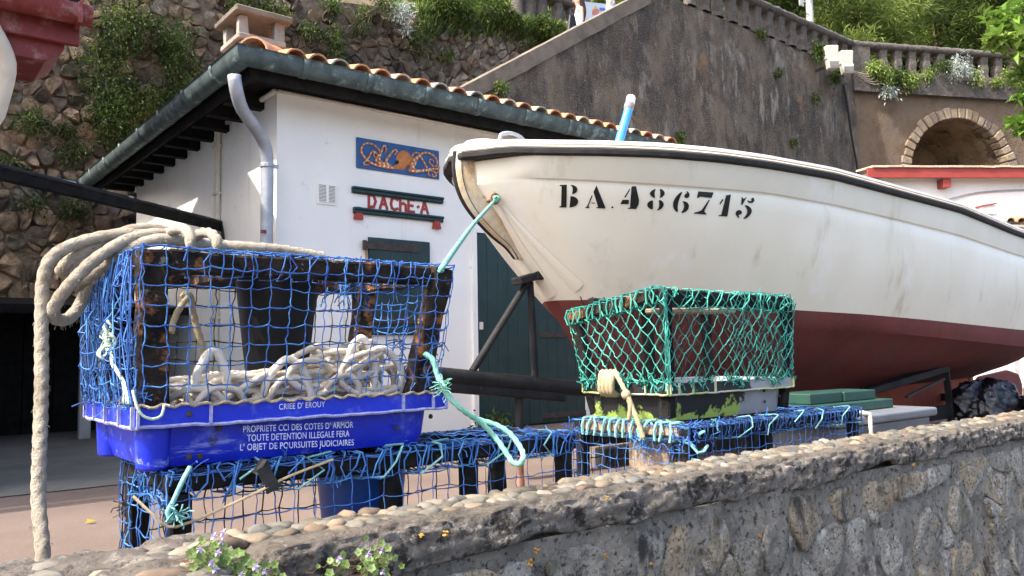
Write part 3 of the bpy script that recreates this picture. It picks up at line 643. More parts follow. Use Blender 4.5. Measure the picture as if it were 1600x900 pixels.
# octopus drawn in panel units taken from the photo (crop pixels of a straightened panel: 0..500 x 0..170)
PW = c1.x - c0.x; PH = c0.z - .01 - c1.z
def op(u, v, o=0): return V((c0.x + PW * u / 500, HB - .021 - o, c0.z - .01 - PH * v / 175))
hd_pts = [(232, 130), (228, 95), (236, 60), (262, 34), (292, 32), (318, 52), (328, 84), (318, 108), (296, 122), (286, 142), (262, 152), (240, 150), (224, 152), (190, 148), (205, 140)]
hp = chaikin([(x, y) for x, y in hd_pts], 2); cxh, cyh = 275, 95
mb = MB(); n = len(hp); vs = [op(x, y, 0) for x, y in hp] + [op(cxh + (x - cxh) * .82, cyh + (y - cyh) * .82, .016) for x, y in hp] + [op(cxh + (x - cxh) * .4, cyh + (y - cyh) * .4, .024) for x, y in hp] + [op(cxh, cyh, .026)]
mb.add(vs, [(r * n + i, r * n + (i + 1) % n, r * n + n + (i + 1) % n, r * n + n + i) for r in (0, 1) for i in range(n)] + [(2 * n + i, 2 * n + (i + 1) % n, 3 * n) for i in range(n)]); mb.build('head', m_orange, t, smooth=True)
mb = MB(); mb.ball(op(231, 112, .018), (.017, .012, .02), 10, 6); mb.build('eye', m_black, t, smooth=True)
tents = [[(215, 150), (150, 150), (80, 140), (30, 100), (24, 60), (45, 32), (90, 30), (125, 55), (130, 85), (112, 105), (95, 95), (98, 78), (110, 78)],
         [(200, 146), (150, 130), (125, 110), (140, 60), (150, 30), (160, 25), (168, 45), (160, 70)], [(195, 143), (165, 120), (185, 80), (210, 45), (230, 40), (228, 58), (215, 70)],
         [(175, 150), (140, 138), (105, 120), (120, 90), (85, 70), (70, 100), (50, 130), (35, 145), (40, 155), (70, 150)],
         [(300, 148), (350, 150), (400, 132), (450, 130), (475, 145), (468, 165), (450, 160), (455, 148)], [(310, 140), (335, 110), (360, 60), (395, 30), (440, 28), (475, 50), (482, 85), (465, 105), (440, 90), (430, 70), (450, 60), (462, 75)],
         [(312, 125), (340, 75), (370, 55), (400, 90), (425, 135), (425, 155), (440, 165)], [(305, 150), (350, 145), (330, 130), (345, 95), (325, 70), (335, 40), (365, 35), (385, 55)], [(340, 145), (400, 138), (440, 120), (480, 115), (495, 95), (490, 130), (470, 140)]]
for tt in tents:
    pts = spline([op(x, y, .006) for x, y in tt], .02); n = len(pts); mb = MB(); mb.tube(pts, [.017 * (1 - .62 * i / n) for i in range(n)], 6); te = mb.build('tentacle', m_orange, t, smooth=True)
    mb = MB()
    for i in range(2, n - 1, 2):
        r_ = .017 * (1 - .62 * i / n); mb.ball(pts[i] + V((0, -r_ * .85, 0)), (r_ * .72, .004, r_ * .72), 5, 3)
    mb.build('suckers', m_dotwhite, te)

# name sign under it: two green mouldings, painted red letters, two red stub corbels
t = thing('name_sign', 'red DACHE A lettering between two dark green wall mouldings', 'sign', hb(620, 340, HB))
def mould(x0, y0, x1, y1, th):
    p = hb(x0, y0, HB); q = hb(x1, y1, HB); mb = MB(); z = (p.z + q.z) / 2
    prof = [(0, 0), (.045, 0), (.05, -.018), (.032, -.026), (.036, -.05), (.022, -.062), (.022, -th), (0, -th)]
    vs = [V((x, HB - .001 - o, z + dz)) for x in (p.x, q.x) for o, dz in prof]; m = len(prof)
    mb.add(vs, [(j, (j + 1) % m, m + (j + 1) % m, m + j) for j in range(m)] + [tuple(range(m)), tuple(range(2 * m - 1, m - 1, -1))]); return mb.build('moulding', m_door, t)
mould(549, 290, 690, 311, .064); mould(551, 321, 690, 342, .056)
for (xa, ya) in ((558.5, 327), (680.5, 342)):
    p = hb(xa, ya, HB); q = hb(xa, ya + 16, HB); mb = MB(); h = p.z - q.z
    mb.add([V((p.x + sx * w2, HB - .001 - o, z)) for z, w2, o in ((p.z + .02, .022, .03), (q.z, .048, .035)) for sx, o in ((-1, 0), (1, 0), (1, o), (-1, o))], [(0, 1, 5, 4), (1, 2, 6, 5), (2, 3, 7, 6), (3, 0, 4, 7), (0, 3, 2, 1), (4, 5, 6, 7)]); mb.build('corbel', m_letter, t)
l0 = hb(576, 305, HB); l1 = hb(669, 330, HB); lz0 = hb(600, 326, HB).z; lz1 = hb(600, 307, HB).z
strokes = {'D': [[(0, 0), (0, 1), (.55, .95), (.75, .5), (.55, .05), (0, 0)]], 'A': [[(0, 0), (.4, 1), (.8, 0)], [(.15, .35), (.65, .35)]], 'C': [[(.75, .85), (.4, 1), (.08, .8), (0, .45), (.1, .12), (.4, 0), (.75, .12)]], 'h': [[(0, 0), (0, 1)], [(0, .5), (.35, .62), (.62, .5), (.65, 0)]], 'E': [[(.65, 1), (0, 1), (0, 0), (.65, 0)], [(0, .5), (.5, .5)]], '.': [[(.1, .45), (.2, .5)]]}
LW = (l1.x - l0.x)
for ch, xo in zip('DACHE.A', (.0, .18, .36, .515, .655, .80, .875)):
    mb = MB(); key = 'h' if ch == 'H' else ch
    for st in strokes[key]:
        pts = [V((l0.x + LW * (xo + .145 * x), HB - .004, lz0 + (lz1 - lz0) * y)) for x, y in st]
        for p, q in zip(pts, pts[1:]):
            d = (q - p).normalized(); mb.bar(p - d * .01, q + d * .01, .027, .005 + rr.uniform(0, .001), V((0, 1, 0)))
    mb.build('letter', m_letter, t)

# ------------------------------------------------------------------ neighbouring red-eaved house (only its eaves reach into the picture)
lb = thing('red_eaved_house', 'house with red gutter and red eaves boards at the upper left', 'house', (-1, 6, 0))
mb = MB(); mb.mm((-6, 5.95, 0), (.5, 11.5, 3.1)); mb.build('wall', m_plaster, lb)
mb = MB(); mb.add([(-6.3, 5.58, 3.02), (1.04, 5.58, 3.02), (1.04, 8.5, 5.3), (-6.3, 8.5, 5.3), (1.04, 12, 3.1), (-6.3, 12, 3.1)], [(0, 1, 2, 3), (3, 2, 4, 5)]); o = mb.build('roof', m_darkwood, lb); md = o.modifiers.new('th', 'SOLIDIFY'); md.thickness = .07; lroof = o  # steep roof above the eaves unseen, ridge height set to shade the hut wall
mb = MB(); mb.add([(.5, 5.951, 3.1), (.5, 8.5, 5.2), (.5, 11.4, 3.1), (-6, 5.951, 3.1), (-6, 8.5, 5.2), (-6, 11.4, 3.1)], [(0, 1, 2), (3, 5, 4), (0, 3, 4, 1), (1, 4, 5, 2)]); mb.build('gable', m_plaster, lb)
lsl = V((0, 2.92, 2.28)).normalized()
for i in range(12):
    x = .93 - .2 * i
    for r in range(3): ctile(V((x, 5.5, 3.02)) + lsl * (.36 * r) + V((0, 0, .03)), lsl, V((1, 0, 0)), .42, .09, .075, TC[rr.randrange(7)], 'roof_tile', lroof)
g2z = 2.985
mb = MB(); prof = [(-.07, 0)] + [(.075 * math.cos(math.pi + math.pi * k / 8), .10 * math.sin(math.pi + math.pi * k / 8)) for k in range(1, 8)] + [(.075, .012), (.055, .012), (.05, -.02), (-.05, -.02)]
m = len(prof); vs = [V((x, 5.47 - o, g2z + z)) for x in (-6.3, 1.05) for o, z in prof]; mb.add(vs, [(j, (j + 1) % m, m + (j + 1) % m, m + j) for j in range(m)] + [tuple(range(m)), tuple(range(2 * m - 1, m - 1, -1))]); g2 = mb.build('gutter', m_redpaint, lb, smooth=40)
p = hb(122, 35, 5.47); mb = MB(); mb.mm((p.x - .012, 5.388, g2z - .112), (p.x + .012, 5.55, g2z + .02)); mb.build('gutter_joint', m_redpaint, g2)
mb = MB(); mb.mm((-6.3, 5.56, g2z - .20), (hb(125, 40, 5.56).x, 5.6, g2z - .03)); bevel(mb.build('fascia_board', m_redpaint, lb), .004, 1)
mb = MB(); pts = [on(-60, 45, 5.62), on(101, 60, 5.62), on(101, 77, 5.62), on(72, 95, 5.62), on(-60, 72, 5.62)]; mb.prism(pts, (0, .5, 0)); bevel(mb.build('boxed_eaves', m_redpaint, lb), .004, 1)
mb = MB(); mb.tube(spline([hb(-14, 42, 5.58), hb(2, 72, 5.62), hb(11, 98, 5.66), hb(8, 128, 5.72), hb(-6, 178, 5.8), hb(-24, 240, 5.85), hb(-30, 600, 5.85)], .08), .052, 12); mb.build('downpipe', m_cream, lb, smooth=True)

# black beam with bundled cables from that house to the hut
t = thing('cable_beam', 'black beam carrying bundled black cables to the hut wall', 'beam', (2, 7.5, 2.1))
P0 = hb(-60, 258, 6.10); P1 = ha(345, 356, HA); mb = MB(); mb.bar(P0, P1, .06, .075); bevel(mb.build('beam', m_darkwood, t), .006, 1)
for k, (dx, dz) in enumerate(((-.03, .053), (.0, .062), (.03, .051))):
    mb = MB(); pts = [P0.lerp(P1, f) + V((dx, 0, dz + .012 * nz(f * 9, k * 3))) for f in [i / 24 for i in range(25)]]
    if k == 1: pts += spline([pts[-1], ha(348, 366, HA - .03), ha(350, 385, HA - .03)], .05)
    mb.tube(pts, .016, 6); mb.build('cable', m_trailer, t, smooth=True)
for f in (.30, .52, .74, .9): mb = MB(); mb.bar(P0.lerp(P1, f) + V((-.05, -.02, 0.075)), P0.lerp(P1, f) + V((.05, .02, 0.075)), .016, .012); mb.build('clip', m_zinc, t)

# dark lean-to in the shade with a white post
t = thing('lean_to', 'dark tarred lean-to with a white post in the shade left of the hut', 'shed', (1.6, 9.2, 0))
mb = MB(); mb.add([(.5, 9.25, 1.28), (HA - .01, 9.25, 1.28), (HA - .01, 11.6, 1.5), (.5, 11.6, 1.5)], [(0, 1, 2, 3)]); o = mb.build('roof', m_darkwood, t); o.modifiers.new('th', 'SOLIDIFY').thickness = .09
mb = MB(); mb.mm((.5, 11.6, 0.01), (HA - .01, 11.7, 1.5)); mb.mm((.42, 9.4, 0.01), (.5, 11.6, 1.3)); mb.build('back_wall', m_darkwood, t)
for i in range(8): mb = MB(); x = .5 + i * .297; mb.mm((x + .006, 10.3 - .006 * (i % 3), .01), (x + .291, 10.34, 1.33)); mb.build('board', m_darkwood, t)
p = hb(131, 690, 9.2); mb = MB(); mb.mm((p.x - .055, 9.17, 0.006), (p.x + .055, 9.24, hb(140, 470, 9.2).z)); bevel(mb.build('white_post', m_bone, t), .006, 1)

# ------------------------------------------------------------------ white house with the red fascia, far right
O2 = hd(1355, 262, 15.0); E2 = V((1 * .778 + .08 * .628, -1 * .628 + .08 * .778, 0)).normalized(); N2 = V((-E2.y, E2.x, 0)); N2 = -N2 if N2.dot(CAM - O2) < 0 else N2
def f2(u, z, o=0): return V((O2.x, O2.y, 0)) + E2 * u + N2 * o + V((0, 0, z))
def p2(px, py, o=0):
    p = hpl(px, py, O2 + N2 * o, N2); return ((p - O2).dot(E2), p.z)
t = thing('white_house', 'sunlit white house with a bright red fascia below the arch', 'house', f2(0, 0))
zf = O2.z
mb = MB(); mb.prism([f2(.06, 0, -.25), f2(7, 0, -.25), f2(7, 0, -4), f2(.06, 0, -4)], V((0, 0, zf - .14))); mb.build('wall', m_plaster, t)
mb = MB(); mb.prism([f2(0, zf - .19, .0), f2(7.2, zf - .19, .0), f2(7.2, zf - .19, -.04), f2(0, zf - .19, -.04)], V((0, 0, .19))); bevel(mb.build('fascia_board', m_redfascia, t), .006, 1)
mb = MB(); mb.add([f2(0, zf - .1, -.045), f2(7.2, zf - .1, -.045), f2(7.2, zf + .12, -4), f2(0, zf + .12, -4)], [(0, 1, 2, 3)]); o = mb.build('roof', m_coping, t); o.modifiers.new('th', 'SOLIDIFY').thickness = .05
for i in range(24):
    u = .10 + .30 * i; mb = MB(); zz = zf + .004; q = [f2(u, zz, .035 + rr.uniform(-.01, .01)), f2(u + .285, zz + rr.uniform(-.008, .008), .035), f2(u + .285, zz + .05, -.6), f2(u, zz + .05, -.6)]; mb.prism(q, V((0, 0, .035)), tuple(V((.62, .50, .38)) * rr.uniform(.8, 1.1))); mb.build('roof_tile', m_tile, t)
for px in (1366, 1477):
    u, z = p2(px, 280, -.1); mb = MB(); mb.prism([f2(u - .075, zf - .36, .0 - .045), f2(u + .075, zf - .36, -.045), f2(u + .075, zf - .36, -.25), f2(u - .075, zf - .36, -.25)], V((0, 0, .165))); bevel(mb.build('bracket', m_redfascia, t), .006, 1)
mb = MB(); mb.tube(spline([f2(*p2(1480, 312, -.2), -.2), f2(*p2(1515, 303, -.2), -.22), f2(*p2(1555, 298, -.2), -.22), f2(*p2(1660, 294, -.2), -.22)], .2), .014, 6); mb.build('wall_cable', m_zinc, t)
u, z = p2(1542, 326, -.15); mb = MB(); mb.prism([f2(u - .12, z - .10, -.1), f2(u + .13, z - .10, -.1), f2(u + .13, z - .10, -.25), f2(u - .12, z - .10, -.25)], V((0, 0, .16))); o = mb.build('meter_box', m_plaster, t); mb = MB(); mb.prism([f2(u - .16, z + .03, -.06), f2(u + .14, z + .075, -.06), f2(u + .14, z + .075, -.25), f2(u - .16, z + .03, -.25)], V((0, 0, .02))); mb.build('box_lid', m_redfascia, o)
tr = thing('tiled_porch', 'small tiled porch roof peeping over the boat gunwale at the right edge', 'roof', f2(4, 0, 1.2))
u0, z0 = p2(1568, 342, 1.0)
mb = MB(); mb.add([f2(u0, z0 - .1, 1.0), f2(u0 + 3, z0 - .16, 1.0), f2(u0 + 3, z0 + .12, -.2), f2(u0, z0 + .18, -.2)], [(0, 1, 2, 3)]); o = mb.build('roof', m_mortar, tr); o.modifiers.new('th', 'SOLIDIFY').thickness = .06
for i in range(10): dd = (f2(0, .24, -1.2) - f2(0, 0, 0)).normalized(); ctile(f2(u0 + .12 + .2 * i, z0 - .06 - .004 * i, 1.02), dd, E2, .5, .09, .08, TC[[3, 0, 5, 1, 3, 0, 2, 5, 1, 0][i]], 'roof_tile', tr)
for x in (.1, 2.8): mb = MB(); mb.prism([f2(u0 + x, 0, .9), f2(u0 + x + .1, 0, .9), f2(u0 + x + .1, 0, .8), f2(u0 + x, 0, .8)], V((0, 0, z0 - .12))); mb.build('post', m_bone, tr)
# ------------------------------------------------------------------ near garden wall: mortar core, cap, faced stones, cobbles set in its top
WB = 1.88; WF = 1.66; WT = .405; WA0 = .62
wall = thing('stone_wall', 'low lichen covered stone wall topped with cobbles in the foreground', 'wall', (2.5, WF, -.85))
def wf(u, v, o=0): return V((u, WF - o, v))
def dN(u, v): return .022 * nz(u * 5, v * 5, 2) + .012 * nz(u * 14, v * 14, 7) + .006 * nz(u * 40, v * 40, 3)
mb = MB(); mb.grid(lambda u, v: wf(-.6 + 9.6 * u, -.85 + 1.16 * v, dN(-.6 + 9.6 * u, v) + .004), 400, 60); mb.mm((-.6, WF + .03, -.85), (9.0, WB, .30)); mb.build('mortar_core', m_wmortar, wall, smooth=True)
# cap: a cast cement edge, ragged below, crumbling to an end on the left
mb = MB()
def capf(u, v):
    x = WA0 + .02 + (9.0 - WA0) * u
    low = .305 + .035 * nz(x * 1.7, 4) + .02 * nz(x * 6, 8); e = .018 * nz(x * 8, v * 3, 6) + .013 * nz(x * 24, v * 12) + .006 * nz(x * 60, v * 25, 2)
    rd = max(0, 1 - (x - WA0) / .09); sh = .12 * rd * rd
    prof = [(.0, low), (.022, low + .006), (.028, low + .035), (.027, WT - .028), (.016, WT - .006), (-.02, WT + .004), (-.14, WT + .002), (WF - WB + .0, WT - .004)]
    k = v * 7; i = min(6, int(k + 1e-6)); f = k - i
    o = prof[i][0] * (1 - f) + prof[i + 1][0] * f; z = prof[i][1] * (1 - f) + prof[i + 1][1] * f
    wgt = 1 if i < 5 else .45
    return wf(x, z + e * .6 * wgt - sh * .5, o + e * wgt - sh)
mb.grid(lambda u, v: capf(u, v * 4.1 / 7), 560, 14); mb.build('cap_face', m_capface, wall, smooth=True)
mb = MB(); mb.grid(lambda u, v: capf(u, (4.1 + 2.9 * v) / 7), 560, 12); mb.grid(lambda u, v: V((WA0 + .02 + (9.0 - WA0) * u, WB, .28 + .12 * v)), 40, 1); mb.build('cap', m_bed, wall, smooth=True)
# rougher, lower end of the wall on the left
mb = MB()
def bedf(u, v):
    y = 1.05 + (WB - 1.05) * v; xm = .50 + .13 * min(1, max(0, (y - 1.4) / .28)) + .02 * nz(y * 14, 3); x = -.6 + (xm + .6) * u
    e = .020 * nz(x * 8, y * 8) + .012 * nz(x * 22, y * 22) + .006 * nz(x * 60, y * 60)
    z = .398 + e + .02 * (v - .5) - .10 * max(0, (.30 - v)) / .3 - (.5 * max(0, u - .93) / .07 if y < WF else 0)
    return V((x, y, z))
mb.grid(bedf, 90, 70); mb.mm((-.6, 1.08, -.85), (.44, WF + .02, .25)); mb.build('mortar_bed', m_bedl, wall, smooth=True)
# faced stones
rs = random.Random(5); seeds = []
for i in range(28):
    for j in range(8):
        x = .62 + (i + .5 + rs.uniform(-.4, .4) + (.5 if j % 2 else 0)) * .29; z = -.83 + (j + .5 + rs.uniform(-.33, .33)) * .14
        seeds.append((x, z * 1.0))
        if rs.random() < .28: seeds.append((x + .1, z + .04))
polys = voronoi(seeds, .60, 8.95, -.84, .275, .32)
for sd, pl in zip(seeds, polys):
    if not pl or rs.random() < .07: continue
    k = rs.uniform(.8, 1.25); tn = V((1, .98, .94)) * k
    if rs.random() < .25: tn = V((1.25, 1.22, 1.15))
    if rs.random() < .15: tn = V((1.1, .95, .75))
    mb = MB(); stone(mb, pl, wf, .004 + rs.uniform(0, .005), rs.uniform(.006, .024), .03, tuple(tn), .026, 4); mb.build('stone', m_wstone, wall, smooth=55)
# orange lichen rosettes
lich = M('orange_lichen', (.40, .22, .04), (.30, .19, .06), 60, .9, .6, 120)
lm = MB()
for (px, py, r) in ((700, 835, 7), (952, 778, 4), (832, 880, 7), (841, 862, 6), (950, 870, 6), (1022, 882, 5), (1430, 727, 7), (1470, 820, 5), (1548, 800, 5), (1190, 838, 4), (662, 838, 4), (1395, 780, 4)):
    p = hb(px, py, WF - .045)
    for k in range(9): lm.ball(p + V((rs.uniform(-1, 1) * r * .0011, rs.uniform(.004, .012), rs.uniform(-1, 1) * r * .0011)), (r * rs.uniform(.0002, .0006), .006, r * rs.uniform(.0002, .0006)), 6, 4)
lm.build('lichen', lich, wall, smooth=True, kind='stuff')
# cobbles: individual pebbles bedded in the top
PC = [(.46, .42, .34), (.38, .37, .34), (.52, .44, .33), (.30, .31, .30), (.55, .50, .42), (.50, .38, .28), (.42, .41, .36), (.34, .33, .29)]
cob = []
x = -.1
for row in range(4):
    x = .30 + rs.uniform(0, .05)
    while x < 8.8:
        L = rs.uniform(.042, .088); y = WF + .062 + .036 * row + rs.uniform(-.009, .009)
        if not (x < WA0 + .15 and row < 1): cob.append((x + L / 2, y, L, rs.uniform(.034, .050)))
        x += L * rs.uniform(.86, 1.05)
for k in range(420):
    x = rs.uniform(-.15, .56); y = rs.uniform(1.22, 1.85)
    if all((x - c[0]) ** 2 + (y - c[1]) ** 2 > .0036 for c in cob): cob.append((x, y, rs.uniform(.06, .12), rs.uniform(.045, .075)))
cob.sort(key=lambda c: c[0]); rest = MB()
for i, (x, y, L, W) in enumerate(cob):
    zt = (WT + .002) if x > WA0 - .05 else .398
    c = V(PC[rs.randrange(8)]) * rs.uniform(.7, 1.6); rot = Euler((rs.uniform(-.15, .15), rs.uniform(-.12, .12), rs.uniform(-.35, .35))).to_matrix()
    mb = MB() if i < 299 else rest; h = rs.uniform(.010, .017); o = len(mb.v)
    mb.ball((x, y, zt + rs.uniform(-.007, .0)), (L * .53, W * .60, h), 10, 5, tuple(c), rot)
    for q in range(o, len(mb.v)):
        v = V(mb.v[q]); j = .020 * nz(v.x * 24, v.y * 24, i * 3.1); j2 = .014 * nz(v.x * 40, v.y * 40, i * 1.7); mb.v[q] = (v.x + j, v.y + j2, v.z + .4 * j2)
    if i < 299: mb.build('cobble', m_pebble, wall, smooth=True)
if rest.v: rest.build('far_cobbles', m_pebble, wall, smooth=True, kind='stuff')

# ------------------------------------------------------------------ the boat
BA, BB, BL = 2.52, 3.62, 6.4
boat = thing('boat', 'white motor boat with red bottom lettered BA 486715 propped on a trailer', 'boat', (BA + 3, BB, .6))
boat_axis = V((1, 0, 0))
def fitcurve(tab, wfun):
    """edge traced in the photo -> (s, z) along the hull, for a given half breadth"""
    out = []
    x = tab[0][0]
    while x <= tab[-1][0]:
        y = interp(tab, x); s = 1.0
        for _ in range(40): s = .5 * s + .5 * (hb(x, y, BB - wfun(max(0, s))).x - BA)
        out.append((s, hb(x, y, BB - wfun(max(0, s))).z)); x += 20
    return sorted(out)
def wprof(W, s0, k, tuck=.10, p=1.0):
    def f(s):
        t = max(0, s - s0); return .045 + (W - .045) * (1 - math.exp(-(t / k) ** p)) * (1 - tuck * max(0, (s - 3.2) / 3.2) ** 2)
    return f
stem_tab = [(710, 236), (708, 262), (713, 292), (724, 318), (742, 343), (768, 370), (790, 388), (803, 405), (826, 436), (850, 467), (880, 512), (908, 552), (940, 590)]
stem = [(lambda p: (p.x - BA, p.z))(hb(x + 8, y, BB - .02)) for x, y in stem_tab]
def stem_s(z): return interp(sorted([(zz, ss) for ss, zz in stem]), z)
w_sheer = wprof(.98, -.03, .62); w_kn = wprof(.955, .02, .72); w_mid = wprof(.90, .18, .88); w_wl = wprof(.86, .55, 1.05); w_ch = wprof(.84, .75, 1.15, .12); w_bot = wprof(.10, .9, 1.0)
T_sheer = [(722, 246), (745, 244), (800, 242), (845, 243), (940, 244), (1033, 247), (1120, 254), (1200, 264), (1300, 281), (1400, 307), (1500, 333), (1600, 374)]
T_kn = [(765, 283), (800, 279), (860, 281), (930, 284), (1000, 288), (1100, 295), (1200, 303), (1300, 321), (1400, 344), (1500, 369), (1600, 403)]
T_wl = [(850, 467), (965, 469), (1100, 476), (1251, 485), (1350, 491), (1450, 500), (1600, 516)]
T_ch = [(905, 500), (1000, 505), (1110, 509), (1237, 513), (1340, 515), (1450, 526), (1600, 542)]
T_bot = [(1000, 612), (1100, 612), (1237, 611), (1375, 605), (1515, 590), (1600, 572)]
lv = []
for tab, wf_, zst in ((T_sheer, w_sheer, None), (T_kn, w_kn, None), (T_wl, w_wl, None), (T_ch, w_ch, None), (T_bot, w_bot, None)):
    lv.append((fitcurve(tab, wf_), wf_))
def level(i, n=44, off=0):
    c, wf_ = lv[i]; zs_ = interp(c, c[0][0]); s0 = stem_s(zs_) + off; w00 = .035 if not off else .058; pts = []
    for k in range(n + 1):
        t = (k / n) ** 1.7; s = s0 + (BL - s0) * t; z = interp(c, max(s, c[0][0])); 
        if s > c[-1][0]: z = c[-1][1] + (c[-1][1] - c[-4][1]) / max(.05, c[-1][0] - c[-4][0]) * (s - c[-1][0]) * .6
        wv = wf_(s); f = min(1, (s - s0) / .12); wv = w00 + max(0, wv - w00) * (f ** .7)
        pts.append((s, wv, z))
    return pts
NS = 44
Ls, Lk, Lw, Lc, Lb = [level(i, NS, .085 if i < 2 else (.03 if i == 2 else 0)) for i in range(5)]; LsG = level(0, NS)
def P3(q, side=-1): return V((BA + q[0], BB + side * q[1], q[2]))
def blend(A, B, t, bulge=0): return [tuple(a[k] * (1 - t) + b[k] * t + (bulge * math.sin(math.pi * t) if k == 1 else 0) for k in range(3)) for a, b in zip(A, B)]
def groove(A, d): return [(a[0], a[1] - d * min(1, max(0, a[0] - .1) * 4), a[2]) for a in A]
top_rows = [Ls, blend(Ls, Lk, .5, .004), blend(Ls, Lk, .93), groove(blend(Ls, Lk, .97), .012), groove(Lk, .012)]
top_rows += [groove(blend(Lk, Lw, .02), .006)] + [blend(Lk, Lw, t, .035) for t in (.06, .15, .28, .42, .56, .7, .85)] + [Lw]
def skin(mb, rows, side):
    n = len(rows[0]); vs = [P3(q, side) for r in rows for q in r]
    mb.add(vs, [(r * n + i, r * n + i + 1, r * n + n + i + 1, r * n + n + i) if side < 0 else (r * n + i, r * n + n + i, r * n + n + i + 1, r * n + i + 1) for r in range(len(rows) - 1) for i in range(n - 1)])
hullmb = MB()
for sd in (-1, 1): skin(hullmb, top_rows, sd)
allr = top_rows; tr_ = [P3(r[-1], -1) for r in allr] + [P3(r[-1], 1) for r in allr[::-1]]; hullmb.add(tr_, [tuple(range(len(tr_)))])
bw = [P3(r[0], -1) for r in allr] + [P3(r[0], 1) for r in allr[::-1]]; hullmb.add(bw, [tuple(range(len(bw)))])
hull = hullmb.build('hull', m_hull, boat, smooth=28, fixn=False)
bot_rows = [Lw, blend(Lw, Lc, .33, .008), blend(Lw, Lc, .66, .008), Lc, blend(Lc, Lb, .03, -.012), blend(Lc, Lb, .2, .03), blend(Lc, Lb, .4, .055), blend(Lc, Lb, .6, .06), blend(Lc, Lb, .8, .035), Lb]
mb = MB()
for sd in (-1, 1): skin(mb, bot_rows, sd)
tr_ = [P3(r[-1], -1) for r in bot_rows] + [P3(r[-1], 1) for r in bot_rows[::-1]]; mb.add(tr_, [tuple(range(len(tr_)))])
bw = [P3(r[0], -1) for r in bot_rows] + [P3(r[0], 1) for r in bot_rows[::-1]]; mb.add(bw, [tuple(range(len(bw)))])
bottom = mb.build('bottom', m_anti, boat, smooth=28, fixn=False)
# skeg keel, rudder and propeller
mb = MB(); kb = [(q[0], q[2]) for q in Lb if q[0] > 1.0]; e_s = hb(1512, 600, BB - .04).x - BA
ks = [k for k in kb if k[0] < e_s] + [(e_s, interp(kb, e_s))]
zkb = .10
mb.prism([V((BA + s, BB - .045, z + .03)) for s, z in ks] + [V((BA + e_s, BB - .045, zkb)), V((BA + 2.2, BB - .045, zkb + .05)), V((BA + ks[0][0], BB - .045, ks[0][1] - .08))], (0, .09, 0)); bevel(mb.build('keel', m_keel, boat), .01, 1)
ru = [hb(1522, 600, BB), hb(1530, 588, BB), hb(1572, 578, BB), hb(1588, 584, BB), hb(1594, 600, BB), hb(1594, 660, BB), hb(1526, 668, BB)]
mb = MB(); mb.prism([V((p.x, BB - .025, p.z)) for p in ru], (0, .05, 0)); bevel(mb.build('rudder', m_anti, boat), .012, 2)
p = hb(1517, 594, BB); mb = MB(); mb.lathe((p.x - .02, BB, p.z - .3), [(.03, 0), (.03, .33), (.045, .34), (.045, .38)], 10); mb.build('rudder_post', m_rust, boat)
p = hb(1558, 612, BB - .05); mb = MB()
for k in range(3):
    a = 2 * math.pi * k / 3 + .4; d = V((0, math.cos(a), math.sin(a))); sd = V((0, -math.sin(a), math.cos(a))); pr = V((p.x - .10, BB, p.z))
    mb.prism([pr + d * .02 - sd * .02, pr + d * .08 - sd * .055 + V((.02, 0, 0)), pr + d * .14 - sd * .02, pr + d * .14 + sd * .03, pr + d * .07 + sd * .06 - V((.02, 0, 0)), pr + d * .02 + sd * .02], (.012, 0, 0))
mb.lathe((p.x - .16, BB, p.z), [(.012, 0), (.03, .02), (.032, .10), (.02, .13)], 10, V((1, 0, 0))); mb.build('propeller', m_rust, boat)
# sheer: rubber strake, pale strip, white cap rail, all the way round the bow
def sweep(prof, mat, name, rows=LsG, inner=False):
    path = [P3(q, -1) for q in rows[::-1]] + [P3(q, 1) for q in rows]; n = len(path); m = len(prof); vs = []
    for i, p in enumerate(path):
        d = path[min(i + 1, n - 1)] - path[max(0, i - 1)]; d.z = 0; d.normalize(); ou = V((-d.y, d.x, 0))
        if i in (len(rows) - 1, len(rows)): ou = V((-1, 0, 0)) * .3 + V((0, -1 if i < len(rows) else 1, 0)) * .3
        vs += [p + ou * o + V((0, 0, z)) for o, z in prof]
    mb = MB(); mb.add(vs, [(i * m + j, i * m + (j + 1) % m, (i + 1) * m + (j + 1) % m, (i + 1) * m + j) for i in range(n - 1) for j in range(m)]); mb.add(vs[:m], [tuple(range(m))]); mb.add(vs[-m:], [tuple(range(m))])
    return mb.build(name, mat, boat, smooth=45)
sweep([(-.03, .0), (.012, .0), (.028, .008), (.030, .028), (.016, .037), (-.03, .037)], m_rubber, 'rubbing_strake')
sweep([(-.03, .0375), (.020, .0375), (.026, .045), (.020, .0525), (-.03, .0525)], m_gunpale, 'gunwale_strip')
sweep([(-.14, .053), (.008, .053), (.018, .062), (.012, .080), (-.02, .092), (-.14, .092)], m_gunwhite, 'gunwale_cap')
mb = MB(); n = NS + 1; vs = [P3((q[0], q[1] * t, q[2] + .07)) for q in LsG for t in (1, .5, 0, -.5, -1)]; mb.add(vs, [(i * 5 + k, i * 5 + k + 1, i * 5 + 6 + k, i * 5 + 5 + k) for i in range(NS) for k in range(4)]); mb.build('deck', m_gunwhite, boat, smooth=True)
